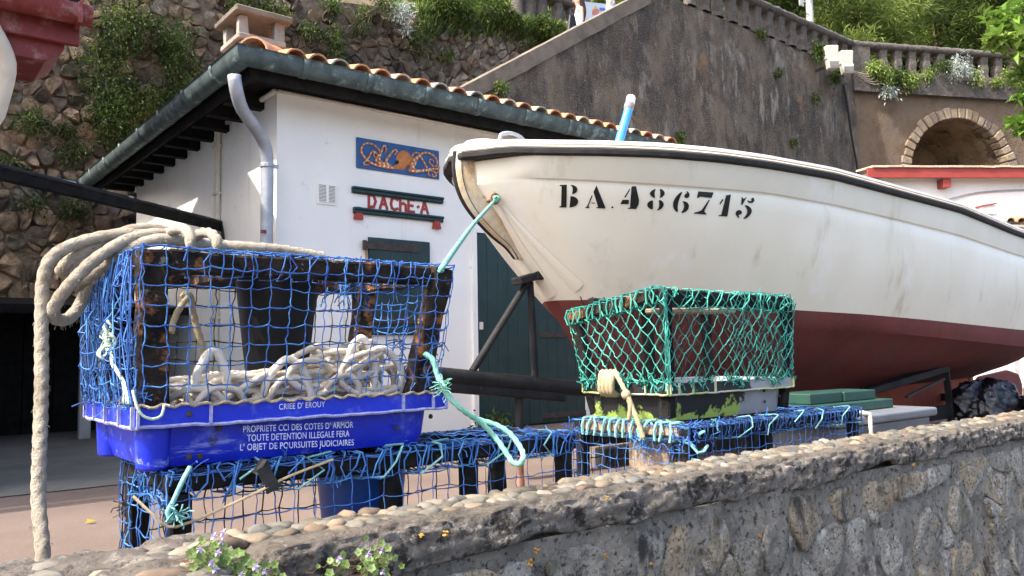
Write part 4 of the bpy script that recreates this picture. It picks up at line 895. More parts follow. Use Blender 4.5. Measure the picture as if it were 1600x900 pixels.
# stem band: rubber edge and rust-streaked face
st = spline([V((s, 0, z)) for s, z in stem[:8]], .03); n = len(st)
def stemstrip(o0, w0, w1, name, mat, top=1.0):
    mb = MB(); vs = []
    for i, p in enumerate(st):
        f = 1 - max(0, (i / n - .75) / .25) * .8; b_ = BB
        vs += [V((BA + p.x - o0, b_ - w0 * f, p.z)), V((BA + p.x - o0 - .02, b_ - w0 * f * .4, p.z)), V((BA + p.x - o0 - .02, b_ + w0 * f * .4, p.z)), V((BA + p.x - o0, b_ + w0 * f, p.z)), V((BA + p.x + w1 * f, b_ + (w0 + .02) * f, p.z)), V((BA + p.x + w1 * f, b_ - (w0 + .02) * f, p.z))]
    mb.add(vs, [(i * 6 + j, i * 6 + (j + 1) % 6, i * 6 + 6 + (j + 1) % 6, i * 6 + 6 + j) for i in range(n - 1) for j in range(6)] + [(0, 1, 2, 3, 4, 5), tuple((n - 1) * 6 + k for k in range(6))]); return mb.build(name, mat, boat, smooth=40)
stemstrip(-.006, .034, .13, 'stem_band', m_stem); stemstrip(.006, .018, .014, 'stem_rubber', m_rubber)
# ring bolt with rust run, raised strips standing in for bow light streaks
hbm = bmesh.new(); hbm.from_mesh(hull.data); hbm.transform(Matrix.Translation(WLOC[boat.name])); BV = BVHTree.FromBMesh(hbm)
def onhull(px, py, off=.0025):
    r = ray(px, py).normalized(); loc, nrm, i, d = BV.ray_cast(CAM, r)
    if loc is None: return None
    if nrm.dot(r) > 0: nrm = -nrm
    return loc + nrm * off
eye = onhull(771, 309, .02)
mb = MB(); mb.lathe(eye + V((0, .035, 0)), [(.016, 0), (.016, .010), (.010, .014), (.009, .045)], 10, V((-.3, -1, 0))); 
mb.tube([eye + V((.028 * math.cos(a), -.02, .028 * math.sin(a))) for a in [2 * math.pi * k / 14 for k in range(15)]], .007, 6); mb.build('ring_bolt', m_rust, boat, smooth=True)
def hullstrip(name, mat, pts, wpx, off, prot=0):
    pts = spline([V((x, y, 0)) for x, y in pts], 6); n = len(pts); mb = MB(); vs = []
    for i, p in enumerate(pts):
        d = (pts[min(i + 1, n - 1)] - pts[max(0, i - 1)]).normalized(); nn = V((-d.y, d.x, 0)); wv = wpx[0] + (wpx[1] - wpx[0]) * i / n
        q = [onhull(p.x + nn.x * k * wv, p.y + nn.y * k * wv, off if k else off + prot) for k in (-1, 0, 1)]
        if None in q: continue
        vs += q
    m = len(vs) // 3
    mb.add(vs, [(i * 3 + k, i * 3 + 3 + k, i * 3 + 4 + k, i * 3 + 1 + k) for i in range(m - 1) for k in (0, 1)]); return mb.build(name, mat, boat, smooth=True)
hullstrip('light_streak_strip', m_hull, [(776, 318), (795, 355), (815, 390), (838, 425), (862, 464)], (3, 11), .003, .013)
hullstrip('light_streak_strip', m_hull, [(786, 322), (820, 362), (858, 402), (905, 450)], (2, 10), .003, .008)
hullstrip('rust_run', M('rust_run', (.50, .34, .18), (.62, .52, .36), 25, .6, 0), [(773, 314), (777, 324), (781, 333)], (2.5, 1), .0022)
# stencilled registration, traced glyph by glyph (crop pixels 860+x/4.706, 280+y/4.706)
GL = {'B': [[(68, 42), (120, 40), (118, 206), (66, 207), (66, 198), (78, 196), (82, 52), (68, 50)], ['c', (142, 40), (180, 46), (198, 66), (196, 88), (182, 102), (157, 111), (162, 92), (164, 70), (158, 52)], ['c', (142, 121), (182, 128), (204, 150), (202, 176), (186, 196), (150, 207), (134, 206), (152, 192), (162, 165), (156, 138)]],
      'A': [[(255, 210), (257, 204), (268, 200), (303, 116), (309, 121), (279, 198), (287, 206), (285, 211)], [(300, 170), (326, 172), (326, 178), (300, 176)], [(338, 46), (392, 204), (404, 208), (404, 214), (336, 211), (336, 206), (350, 203), (316, 92)]],
      'dot': [['c', (447, 200), (455, 197), (463, 203), (461, 211), (452, 212), (446, 208)]],
      '4': [[(541, 132), (580, 70), (585, 76), (552, 133)], [(530, 150), (576, 150), (574, 182), (512, 182)], [(594, 60), (600, 52), (628, 52), (625, 148), (650, 150), (648, 182), (623, 182), (620, 208), (632, 212), (630, 218), (566, 216), (566, 211), (584, 208)]],
      '8': [['c', (776, 68), (745, 82), (726, 104), (740, 126), (770, 141), (764, 118), (765, 90)], ['c', (800, 68), (828, 80), (841, 103), (828, 125), (800, 141), (807, 115), (806, 90)], ['c', (754, 150), (720, 164), (708, 186), (718, 208), (752, 226), (752, 190)], ['c', (794, 146), (826, 163), (834, 188), (816, 218), (776, 232), (796, 210), (799, 180)]],
      '6': [['c', (975, 85), (930, 115), (902, 160), (899, 195), (908, 225), (938, 247), (932, 200), (946, 140)], ['c', (994, 86), (1014, 94), (1023, 116), (1012, 137), (990, 139), (980, 123), (990, 108), (1004, 104)], ['c', (965, 160), (1000, 164), (1019, 190), (1011, 224), (986, 243), (955, 248), (976, 224), (983, 195), (976, 172)]],
      '7': [[(1085, 90), (1198, 98), (1182, 137), (1100, 127), (1080, 138), (1075, 134)], [(1163, 149), (1169, 153), (1130, 232), (1137, 248), (1146, 252), (1143, 259), (1053, 252), (1055, 245), (1084, 238), (1110, 226)]],
      '1': [[(1240, 180), (1262, 145), (1271, 150), (1248, 184)], [(1290, 119), (1325, 113), (1292, 262), (1300, 267), (1298, 273), (1234, 270), (1236, 264), (1254, 261), (1286, 134)]],
      '5': [[(1404, 130), (1419, 146), (1441, 130), (1409, 188), (1400, 186)], ['c', (1444, 150), (1462, 163), (1480, 158), (1472, 146), (1484, 134), (1499, 146), (1494, 168), (1472, 177), (1450, 170)], ['c', (1420, 188), (1456, 194), (1481, 225), (1472, 258), (1442, 286), (1409, 294), (1438, 265), (1448, 235), (1438, 206)], ['c', (1392, 290), (1366, 272), (1357, 245), (1374, 226), (1398, 227), (1409, 245), (1396, 260), (1378, 262)]]}
for ch, polys_ in GL.items():
    bm = bmesh.new()
    for pl in polys_:
        if pl[0] == 'c': pl = chaikin(pl[1:], 2, .25)
        bm.faces.new([bm.verts.new((x, y, 0)) for x, y in pl])
    bmesh.ops.triangulate(bm, faces=bm.faces); bmesh.ops.subdivide_edges(bm, edges=bm.edges, cuts=2, use_grid_fill=True); bmesh.ops.triangulate(bm, faces=bm.faces)
    for v_ in bm.verts: v_.co = onhull(860 + v_.co.x / 4.706, 280 + v_.co.y / 4.706, .0035)
    bm.normal_update(); mb = MB(); bm.verts.index_update(); mb.add([v.co.copy() for v in bm.verts], [tuple(v.index for v in f.verts) for f in bm.faces]); bm.free(); mb.build('registration_letter', m_black, boat, fixn=False)
# fairlead, foredeck hump
p = hb(800, 214, BB - .1); mb = MB(); mb.tube(spline([p + V((-.09, 0, -.05)), p + V((-.08, 0, .0)), p + V((0, 0, .02)), p + V((.08, 0, .0)), p + V((.09, 0, -.05))], .02), .012, 8); mb.tube([p + V((-.02, .1, -.05)), p + V((-.02, .1, .0)), p + V((.07, .1, .0)), p + V((.07, .1, -.05))], .010, 6); mb.build('bow_fairlead', m_zinc, boat, smooth=True)
mb = MB(); q = hb(750, 224, BB); mb.ball((q.x + .05, BB, q.z - .015), (.16, .13, .035), 14, 6); mb.build('bow_chock', m_gunwhite, boat, smooth=True)
# blue pipe with white taped cap standing in the boat
t = thing('blue_pipe', 'blue plastic pipe with white taped end standing up out of the boat', 'pipe', hb(965, 225, BB - .15))
p = hb(962, 240, BB - .15); q = hb(983, 168, BB - .15); mb = MB(); mb.tube([p - (q - p) * .6, p, q], .028, 14); mb.build('pipe', m_pvcblue, t, smooth=40)
d = (q - p).normalized(); ax = (d + V((-.06, 0, .25))).normalized(); mb = MB(); mb.lathe(q - d * .02, [(.026, 0), (.031, .004), (.033, .03), (.029, .05)], 12, ax); mb.build('tape', m_tape, t, smooth=True); mb = MB(); mb.lathe(q + d * .02, [(.026, 0), (.029, .01), (.030, .055), (.026, .062)], 12, ax); mb.build('cap', m_whiteplastic, t, smooth=40)

# ------------------------------------------------------------------ trailer
t = thing('boat_trailer', 'black steel boat trailer tongue with bow post under the boat', 'trailer', (BA, BB, 0))
def bp(px, py, dy=0): p = hb(px, py, BB + dy); return p
A0 = bp(640, 583); A1 = bp(905, 607); dd = (A1 - A0).normalized()
mb = MB(); mb.tube([A0, A1 + dd * 2.4], .048, 14); mb.build('tongue_tube', m_trailer, t, smooth=40)
B0 = bp(640, 600); B1 = bp(880, 621); mb = MB(); mb.bar(B0, B1, .07, .055); bevel(mb.build('lower_rail', m_trailer, t), .012, 2)
top = bp(828, 434); 
for (x, y) in ((738, 580), (836, 590)): q = bp(x, y); mb = MB(); mb.tube([q, top.lerp(q, .04)], .021, 10); mb.build('bow_post', m_trailer, t, smooth=40)
mb = MB(); mb.bar(bp(806, 440, -.02), bp(852, 427, -.02), .09, .042, V((0, 0, 1))); mb.box(bp(842, 431, -.05), (.06, .05, .05), jit=.004); bevel(mb.build('bow_stop', m_trailer, t), .006, 1)
j = bp(811, 620); mb = MB(); mb.tube([j, V((j.x, j.y, .28))], .026, 10); leg = mb.build('jockey_leg', m_trailer, t, smooth=40); mb = MB(); mb.tube([V((j.x, j.y, .30)), V((j.x, j.y, .07))], .021, 10); mb.build('inner_leg', m_rust, leg, smooth=40); mb = MB(); mb.lathe((j.x, j.y, .01), [(.05, 0), (.05, .012), (.024, .02), (.024, .07)], 14); mb.build('foot_plate', m_rust, leg, smooth=40)
sa = hb(1352, 612, BB - .3); sb = hb(1474, 576, BB - .42); mb = MB(); mb.bar(sa, sb, .10, .06); bevel(mb.build('support_arm', m_trailer, t), .006, 1)
mb = MB(); mb.bar(sb + V((0, -.02, .02)), hb(1487, 640, BB - .42) + V((0, 0, -.3)), .05, .04); mb.build('support_leg', m_trailer, t); mb = MB(); mb.bar(hb(1416, 620, BB - .41), hb(1474, 592, BB - .44), .03, .02); mb.build('brace', m_iron, t)
for y_ in (3.22, 4.02): mb = MB(); mb.mm((3.2, y_ - .04, .16), (8.3, y_ + .04, .27)); bevel(mb.build('dark_underboat_rail', m_trailer, t), .006, 1)  # black rails added to darken the ground seen under the boat
mb = MB(); mb.bar((8.3, BB - .85, .3), (8.3, BB + .85, .3), .07, .07); mb.build('axle', m_trailer, t)
for sy in (-.9, .9): mb = MB(); mb.lathe((8.3, BB + sy - .07, .3), [(.1, 0), (.24, .01), (.29, .04), (.29, .11), (.24, .13), (.1, .14)], 20, V((0, 1, 0))); wv = mb.build('wheel', m_rubber, t, smooth=40); mb = MB(); mb.lathe((8.3, BB + sy - .075, .3), [(.03, 0), (.15, .004), (.16, .02), (.16, .13), (.15, .15)], 16, V((0, 1, 0))); mb.build('rim', m_zinc, wv, smooth=40)

# ------------------------------------------------------------------ lobster pots made of a fish crate, a wooden frame and netting
def net(mb, fn, nu, nv, r, jit=.006, diamond=False, knot=1.9, sag=.003, seed=1, drop=0., tints=((1, 1, 1),)):
    R_ = random.Random(seed); g = {}
    for i in range(nu + 1):
        for j in range(nv + 1):
            e = .35 if i in (0, nu) or j in (0, nv) else 1
            u = i / nu; v = j / nv
            if diamond and j % 2: u = (i + .5) / nu
            p = V(fn(min(u, 1), v)); g[i, j] = p + V((R_.uniform(-jit, jit), R_.uniform(-jit, jit) * .5, R_.uniform(-jit, jit))) * e
    def seg(a, b):
        if R_.random() < drop: return
        q = [a.lerp(b, f) + V((R_.uniform(-sag, sag), R_.uniform(-sag, sag), R_.uniform(-sag, sag * .3) - sag * .4)) for f in (.3, .7)]; k = r * R_.uniform(.7, 1.2); mb.tube([a, q[0], q[1], b], [k * 1.15, k, k * R_.uniform(.8, 1.1), k * 1.15], 4, R_.choice(tints), False)
    for i in range(nu + 1):
        for j in range(nv + 1):
            if diamond:
                if j < nv:
                    seg(g[i, j], g[i, j + 1])
                    k = i - 1 if j % 2 == 0 else i + 1
                    if 0 <= k <= nu: seg(g[i, j], g[k, j + 1])
            else:
                if i < nu: seg(g[i, j], g[i + 1, j])
                if j < nv: seg(g[i, j], g[i, j + 1])
            if knot: mb.ball(g[i, j], r * knot, 5, 3)
    return mb
def lash(mb, p, q, rad, turns, r, seed=0, sq=1.0, tints=((1, 1, 1),)):
    """twine wound round a beam from p to q"""
    R_ = random.Random(seed); p = V(p); q = V(q); d = (q - p).normalized(); x = d.cross(V((0, 0, 1)));
    if x.length < .1: x = d.cross(V((0, 1, 0)))
    x.normalize(); y = x.cross(d); pts = []; n = int(turns * 8)
    for i in range(n + 1):
        a = 2 * math.pi * i / 8; k = rad * R_.uniform(1.0, 1.16); ca, sa_ = math.cos(a), math.sin(a); mq = 1 / max(abs(ca), abs(sa_)); mq = 1 + (mq - 1) * .8
        pts.append(p.lerp(q, min(1, max(0, i / n + .012 * math.sin(i * .37 + seed) + R_.uniform(-2.2, 2.2) / n))) + (x * ca + y * sa_) * k * mq)
    mb.tube(pts, r, 5, R_.choice(tints))
def tuft(mb, c, n, L, r, seed=0, tints=((1, 1, 1),)):
    R_ = random.Random(seed)
    for _ in range(n):
        p = V(c); d = V((R_.uniform(-1, 1), R_.uniform(-1, 1), R_.uniform(-1, 1))).normalized(); pts = [p]
        for k in range(3): d = (d + V((R_.uniform(-.9, .9), R_.uniform(-.9, .9), R_.uniform(-.9, .6)))).normalized(); pts.append(pts[-1] + d * L / 3)
        mb.tube(pts, r, 3, R_.choice(tints), False)
TB = ((1, 1, 1), (1.6, 1.5, 1.2), (.65, .65, .75), (.35, .38, .4), (1.1, 1.2, 1.1)); TG = ((1, 1, 1), (.6, .62, .66), (1.6, 1.25, 1.25), (.3, .32, .35))

def peel_mat():
    m = M('peeling_crate_paint', (.30, .315, .33), (.24, .25, .265), 6, .6, .2, 60); nt = m.node_tree; N = nt.nodes; L = nt.links
    bs = [n for n in N if n.type == 'BSDF_PRINCIPLED'][0]; tc = [n for n in N if n.type == 'TEX_COORD'][0]
    base = bs.inputs['Base Color'].links[0].from_socket; sp = N.new('ShaderNodeSeparateXYZ'); L.new(tc.outputs['Object'], sp.inputs[0])
    n1 = N.new('ShaderNodeTexNoise'); n1.inputs['Scale'].default_value = 13; n1.inputs['Detail'].default_value = 8; n1.inputs['Roughness'].default_value = .65; L.new(tc.outputs['Object'], n1.inputs[0])
    def math_(op, a, b):
        x = N.new('ShaderNodeMath'); x.operation = op
        for i, v in enumerate((a, b)):
            if isinstance(v, (int, float)): x.inputs[i].default_value = v
            else: L.new(v, x.inputs[i])
        return x.outputs[0]
    def mr(f, a, b): r = N.new('ShaderNodeMapRange'); r.inputs[1].default_value = a; r.inputs[2].default_value = b; L.new(f, r.inputs[0]); return r.outputs[0]
    def mixc(f, a, b):
        x = N.new('ShaderNodeMix'); x.data_type = 'RGBA'; L.new(f, x.inputs[0])
        for s, v in ((x.inputs[6], a), (x.inputs[7], b)):
            if isinstance(v, tuple): s.default_value = (*v, 1)
            else: L.new(v, s)
        return x.outputs[2]
    # yellow paint over the left two thirds, black paint over that, flaking from the edges
    fy = mr(math_('ADD', sp.outputs[0], math_('MULTIPLY', n1.outputs[0], .03)), .545, .535)
    c = mixc(fy, base, (.30, .41, .085))
    h = math_('ADD', math_('MULTIPLY', sp.outputs[2], 3.6), math_('MULTIPLY', n1.outputs[0], 1.5)); h = math_('SUBTRACT', h, math_('MULTIPLY', math_('MAXIMUM', math_('SUBTRACT', sp.outputs[0], .38), 0), .6))
    fk = math_('MULTIPLY', mr(h, .83, .90), mr(math_('ADD', sp.outputs[0], math_('MULTIPLY', n1.outputs[0], .07)), .60, .59))
    c = mixc(fk, c, (.012, .012, .013)); L.new(c, bs.inputs['Base Color']); return m
m_peel = peel_mat()

def crate(par, x0, y0, zb, zr, Lx, Ly, mat, edge, rim_h=.045, inset=.03, ribs=(), lobes=True, rivets=True):
    """open fish crate: body with rounded corner lobes, flanged rim with ribs"""
    def rr_rect(i, z, rad=.05, taper=0):
        pts = []; ax0, ay0, ax1, ay1 = x0 + i + taper, y0 + i + taper, x0 + Lx - i - taper, y0 + Ly - i - taper
        for cx, cy, a0 in ((ax1 - rad, ay1 - rad, 0), (ax0 + rad, ay1 - rad, 90), (ax0 + rad, ay0 + rad, 180), (ax1 - rad, ay0 + rad, 270)):
            for k in range(6): a = math.radians(a0 + 18 * k); pts.append(V((cx + rad * math.cos(a), cy + rad * math.sin(a), z)))
        return pts
    def dense(l):
        out = []
        for a_, b_ in zip(l, l[1:] + l[:1]): k = max(1, int((b_ - a_).length / .025)); out += [a_.lerp(b_, i / k) for i in range(k)]
        return out
    mb = MB(); loops = [rr_rect(inset, zb, .045, .022), rr_rect(inset, zb + .03, .05, .012), rr_rect(inset, zr - .004, .05, 0), rr_rect(.004, zr - .002, .02), rr_rect(.004, zr - .008, .02), rr_rect(inset + .006, zr - .012, .05, 0), rr_rect(inset + .006, zb + .012, .05, .014)]
    n = len(loops[0]); vs = [p for l in loops for p in l]
    mb.add(vs, [(r * n + i, r * n + (i + 1) % n, r * n + n + (i + 1) % n, r * n + n + i) for r in range(len(loops) - 1) for i in range(n)]); mb.add(loops[0], [tuple(range(n))]); mb.add(loops[-1], [tuple(range(n))])
    body = mb.build('crate', mat, par, smooth=35)
    mb = MB(); lp = [rr_rect(0, zr - rim_h, .012), rr_rect(0, zr, .012), rr_rect(.008, zr, .012), rr_rect(.008, zr - rim_h, .012)]; vs = [p for l in lp for p in l]; mb.add(vs, [(r * n + i, r * n + (i + 1) % n, ((r + 1) % 4) * n + (i + 1) % n, ((r + 1) % 4) * n + i) for r in range(4) for i in range(n)]); rim = mb.build('rim', mat, body, smooth=35)
    # worn bottom and top edges and ribs of the rim
    mb = MB(); e = [p + V((rnd.uniform(-.0015, .0015), 0, rnd.uniform(-.002, .002))) for p in dense(rr_rect(-.003, zr - rim_h - .001, .012))]; mb.tube(e + e[:1], .0042, 5)
    for rx in ribs: mb.mm((x0 + rx - .003, y0 - .009, zr - rim_h), (x0 + rx + .003, y0 - .0005, zr + .002))
    for ry in (.0, .12, .26, .38, Ly - .004): mb.mm((x0 - .009, y0 + ry - .003, zr - rim_h), (x0 - .0005, y0 + ry + .003, zr + .002))
    mb.build('worn_edge', edge, rim)
    if lobes:      # outward corner lobes of the box wall
        for cx, cy in ((x0 + .055, y0 + .055), (x0 + .055, y0 + Ly - .055)): mb = MB(); mb.lathe((cx, cy, zb - .004), [(.030, 0), (.036, .006), (.042, zr - zb - rim_h + .003)], 14); mb.build('corner_lobe', mat, body, smooth=40)
    if rivets:
        for (rx, rz) in rivets: mb = MB(); mb.lathe((x0 + rx, y0 + inset - .001 - (0 if rz < zr - zb - rim_h else inset - .0), zb + rz), [(.007, 0), (.0075, .002), (.005, .006)], 8, V((0, -1, 0))); mb.build('rivet', m_iron, body)
    return body
def textmesh(s):
    cu = bpy.data.curves.new('t', 'FONT'); cu.body = s; cu.size = 1; cu.offset = .012; cu.space_character = 1.06; o = bpy.data.objects.new('t', cu); C.objects.link(o)
    dg = bpy.context.evaluated_depsgraph_get(); dg.update(); me = bpy.data.meshes.new_from_object(o.evaluated_get(dg)); vs = [v.co.copy() for v in me.vertices]; fs = [tuple(p.vertices) for p in me.polygons]
    bpy.data.objects.remove(o); bpy.data.curves.remove(cu); bpy.data.meshes.remove(me); return vs, fs
def print_line(s, pa, pb_, h, b, par, name='lettering'):
    """flat print on the crate front: pa, pb_ = left and right end of the base line (pixels), h = cap height in metres"""
    p = hb(*pa, b); q = hb(*pb_, b); vs, fs = textmesh(s); x0 = min(v.x for v in vs); x1 = max(v.x for v in vs); y1 = max(v.y for v in vs); k = (q.x - p.x) / (x1 - x0)
    mb = MB(); mb.add([V((p.x + (v.x - x0) * k, b, p.z + (q.z - p.z) * (v.x - x0) / (x1 - x0) + v.y / y1 * h)) for v in vs], fs); return mb.build(name, m_ink, par, fixn=False)

# --- blue pot: x along the wall, y away from it
PX, PY, PL, PD = .49, 1.98, .855, .50; PZ0, PZR, PZT = .545, .69, 1.062
pot = thing('lobster_pot', 'lobster pot of blue fish crate and blue net with a heap of white rope inside', 'lobster pot', (PX, PY, PZ0), 'lobster pots of crates, frames and netting')
cr = crate(pot, PX, PY, PZ0, PZR, PL, PD, m_crate, m_scuff, .045, .028, ribs=(.006, .17, .705, PL - .05, PL - .004), rivets=((.20, .085), (.13, .022), (.155, .02), (.70, .095), (.815, .075), (.70, .05), (.12, .125)))
print_line("CRIEE D' EROUY", (436, 640), (508, 635.5), .0150, PY - .0022, cr)
for s_, a_, b_ in (("PROPRIETE CCI DES COTES D' ARMOR", (380, 675.5), (552, 668)), ("TOUTE DETENTION ILLEGALE FERA", (386, 689.5), (546, 682)), ("L' OBJET DE POURSUITES JUDICIAIRES", (375, 704), (553, 695.5))): print_line(s_, a_, b_, .0165, PY + .0228, cr)
fr = thing_fr = pot
ft = .048
def post(p, q, w_, mat, par, seed=0): mb = MB(); mb.bar(p, q, w_, w_, V((0, 1, 0)), seg=6, wob=.0025); return bevel(mb.build('frame_post', mat, par), .006, 1)
def beam(p, q, w_, h_, mat, par): mb = MB(); mb.bar(p, q, w_, h_, V((0, 0, 1)), seg=8, wob=.002); return bevel(mb.build('frame_beam', mat, par), .006, 1)
c4 = {'fl': ((PX + .058, PY + .072, PZR - .04), (PX + .037, PY + .03, PZT - .002)), 'fr': ((PX + PL - .075, PY + .072, PZR - .04), (PX + PL + .004, PY + .028, PZT - .004)), 'bl': ((PX + .058, PY + PD - .072, PZR - .04), (PX + .03, PY + PD - .03, PZT - .002)), 'br': ((PX + PL - .075, PY + PD - .072, PZR - .04), (PX + PL - .012, PY + PD - .03, PZT - .004))}
for k, (p, q) in c4.items(): post(p, q, .066 if k == 'fl' else .058, m_frame, pot)
zt_ = PZT - .030
beam((PX + .071, PY + .026, zt_), (PX + PL - .043, PY + .024, zt_), .036, .058, m_frame, pot); beam((PX + .06, PY + PD - .028, zt_), (PX + PL - .04, PY + PD - .028, zt_), .034, .044, m_frame, pot)
beam((PX + .03, PY + .062, zt_), (PX + .026, PY + PD - .058, zt_), .034, .044, m_frame, pot); beam((PX + PL - .014, PY + .055, zt_), (PX + PL - .014, PY + PD - .058, zt_), .034, .044, m_frame, pot)
beam((PX + .28, PY + .045, zt_ - .004), (PX + .28, PY + PD - .047, zt_ - .004), .03, .035, m_frame, pot); beam((PX + .60, PY + .045, zt_ - .004), (PX + .60, PY + PD - .047, zt_ - .004), .03, .035, m_frame, pot)
mb = MB(); mb.lathe((PX + .44, PY + PD / 2, PZR + .055), [(.080, 0), (.085, .0), (.112, .24), (.120, .335), (.114, .335), (.106, .24), (.077, .004)], 22); mb.build('entry_funnel', m_cone, pot, smooth=40)
def ins(u, v, b0, t0): return b0.lerp(t0, v)
def face(p00, p10, p01, p11, bulge=0, nrm=V((0, -1, 0))):
    p00, p10, p01, p11 = map(V, (p00, p10, p01, p11))
    return lambda u, v: p00.lerp(p10, u).lerp(p01.lerp(p11, u), v) + nrm * (bulge * math.sin(math.pi * min(1, max(0, u))) * math.sin(math.pi * v))
mb = MB(); net(mb, face((PX + .02, PY + .0, PZR + .004), (PX + PL - .03, PY + .0, PZR + .004), (PX + .01, PY - .006, PZT + .004), (PX + PL + .03, PY - .006, PZT + .004), .01), 17, 8, .0016, .005, seed=3, sag=.004, tints=TB[:3])
mb.build('front_net', m_netblue, pot)
mb = MB(); net(mb, face((PX + .0, PY + .01, PZR), (PX - .005, PY + PD, PZR), (PX + .005, PY - .002, PZT), (PX - .0, PY + PD - .01, PZT), .012, V((-1, 0, 0))), 15, 9, .0018, .012, seed=4, tints=TB); net(mb, face((PX - .008, PY + .02, PZR), (PX - .01, PY + PD, PZR), (PX - .002, PY + .04, PZT - .02), (PX - .008, PY + PD - .01, PZT - .03), .02, V((-1, 0, 0))), 12, 7, .0016, .02, seed=5, tints=TB)
R5 = random.Random(3)
for k in range(20): tuft(mb, (PX - .0 + R5.uniform(-.02, .05), PY + R5.uniform(0, PD), PZR + abs(R5.gauss(0, .03))), 5, .05, .0016, k, TB)
for k in range(5): tuft(mb, (PX - .01, PY + R5.uniform(.35, PD), PZT - R5.uniform(.03, .12)), 5, .045, .0016, 50 + k, TB)
for k in range(26):
    y_ = PY + R5.uniform(.0, PD); mb.tube(spline([V((PX - .012, y_, PZT - R5.uniform(0, .05))), V((PX - .02 + R5.uniform(-.01, .01), y_ + R5.uniform(-.03, .03), .95)), V((PX - .015 + R5.uniform(-.01, .01), y_ + R5.uniform(-.05, .05), .83)), V((PX - .008, y_ + R5.uniform(-.06, .06), PZR + .01))], .03), .0017, 4, R5.choice(TB), False)
mb.build('side_net', m_netblue, pot)
mb = MB(); net(mb, face((PX + .02, PY + PD, PZR), (PX + PL - .03, PY + PD, PZR), (PX + .01, PY + PD, PZT), (PX + PL, PY + PD, PZT)), 15, 7, .0019, .005, seed=6); mb.build('back_net', m_netblack, pot)
mb = MB(); net(mb, face((PX + PL - .035, PY + .01, PZR), (PX + PL - .035, PY + PD, PZR), (PX + PL + .032, PY, PZT), (PX + PL + .012, PY + PD, PZT), .0, V((1, 0, 0))), 9, 8, .0021, .008, seed=7, tints=TB)
for k in range(9): tuft(mb, (PX + PL - .02 + R5.uniform(-.06, .03), PY + R5.uniform(0, .2), PZR + R5.uniform(.0, .16)), 7, .05, .0018, 80 + k, TB)
mb.build('end_net', m_netblue, pot)
mb = MB(); net(mb, face((PX + .01, PY, PZT + .004), (PX + PL, PY, PZT + .004), (PX + .01, PY + PD, PZT + .004), (PX + PL, PY + PD, PZT + .004), .0, V((0, 0, -1))), 17, 9, .002, .005, seed=8)
lash(mb, (PX + .1, PY + .026, zt_), (PX + PL - .06, PY + .024, zt_), .032, 15, .0018, 5, tints=TB[:2]); lash(mb, (PX + .03, PY + .07, zt_), (PX + .026, PY + PD - .08, zt_), .028, 16, .0028, 6, tints=TB)
for k in range(8): tuft(mb, (PX + .55 + R5.uniform(0, .25), PY + R5.uniform(.1, .4), PZT - R5.uniform(.02, .06)), 5, .09, .002, 200 + k, TB)
mb.build('top_net', m_netblue, pot)
# twine stitching of the net to the rim, and the pale knots on the left side
mb = MB(); pts = []
for i in range(60): f = i / 59; pts.append(V((PX + .0 + PL * f, PY - .006 + .006 * math.sin(i * 2.1), PZR + .002 + .004 * math.sin(i * 1.9))))
mb.tube(spline(pts, .01), .0035, 5); mb.build('rim_stitching', m_ropetan, pot)
mb = MB()
for k in range(9):
    c = V((PX - .026 + R5.uniform(-.01, .008), PY + .15 + R5.uniform(-.04, .05), .845 + R5.uniform(-.045, .06))); r_ = R5.uniform(.010, .022); tl = R5.uniform(-1, 1)
    mb.tube(spline([c + V((.008 * math.sin(2 * q_), r_ * math.cos(q_), r_ * math.sin(q_ + tl))) for q_ in [2 * math.pi * i / 7 for i in range(R5.choice((5, 7, 8)))]], .008), .0032, 5)
for k in range(5): mb.tube(spline([V((PX - .02, PY + .15 + R5.uniform(-.02, .03), .84)), V((PX - .02, PY + .12 + R5.uniform(-.03, .03), .79)), V((PX - .012, PY + .06 + R5.uniform(-.03, .03), .745)), V((PX - .012, PY + .02 + R5.uniform(-.02, .04), .70))], .012), .0028, 5)
mb.tube(spline([V((PX - .005, PY + .0, .73)), V((PX + .0, PY - .012, .70)), V((PX + .012, PY - .014, .675)), V((PX + .035, PY - .016, .664)), V((PX + .055, PY - .014, .672)), V((PX + .06, PY - .012, .695))], .008), .0036, 5)
mb.build('pale_twine', m_palet, pot, smooth=True)

# heap of white rope inside
R6 = random.Random(12); mb = MB()
for layer in range(7):
    pts = []; y0_ = PY + .075 + .055 * layer
    for k in range(13):
        cx = PX + .10 + (PL - .22) * ((k * .618 + layer * .31) % 1); r0 = R6.uniform(.035, .085); prof = .055 + .045 * math.sin(3.3 * (cx - PX) / PL + 4.3) + (.05 if .5 < (cx - PX) / PL < .78 else 0); zc = PZR - .015 + R6.uniform(.01, prof); ph = R6.uniform(0, 6.28); st = R6.uniform(.7, 1.7); dr = R6.choice((-1, 1)); nn = R6.choice((4, 5, 6, 8))
        for j in range(nn):
            a = ph + dr * 2 * math.pi * j / 6; x = cx + r0 * st * math.cos(a); y = y0_ + .035 * math.sin(a * .7 + k) + R6.uniform(-.015, .015)
            pts.append(V((min(PX + PL - .075, max(PX + .05, x)), min(PY + PD - .05, max(PY + .05, y)), max(PZR - .05, zc + r0 * .75 * math.sin(a)))))
    mb.tube(spline(pts, .006), R6.choice((.0085, .0098, .0105)), 9, strand=3, pitch=.03, amp=.22, tint=R6.choice(((1, 1, 1), (.92, .88, .8), (1.05, 1.02, 1), (.8, .76, .7))))
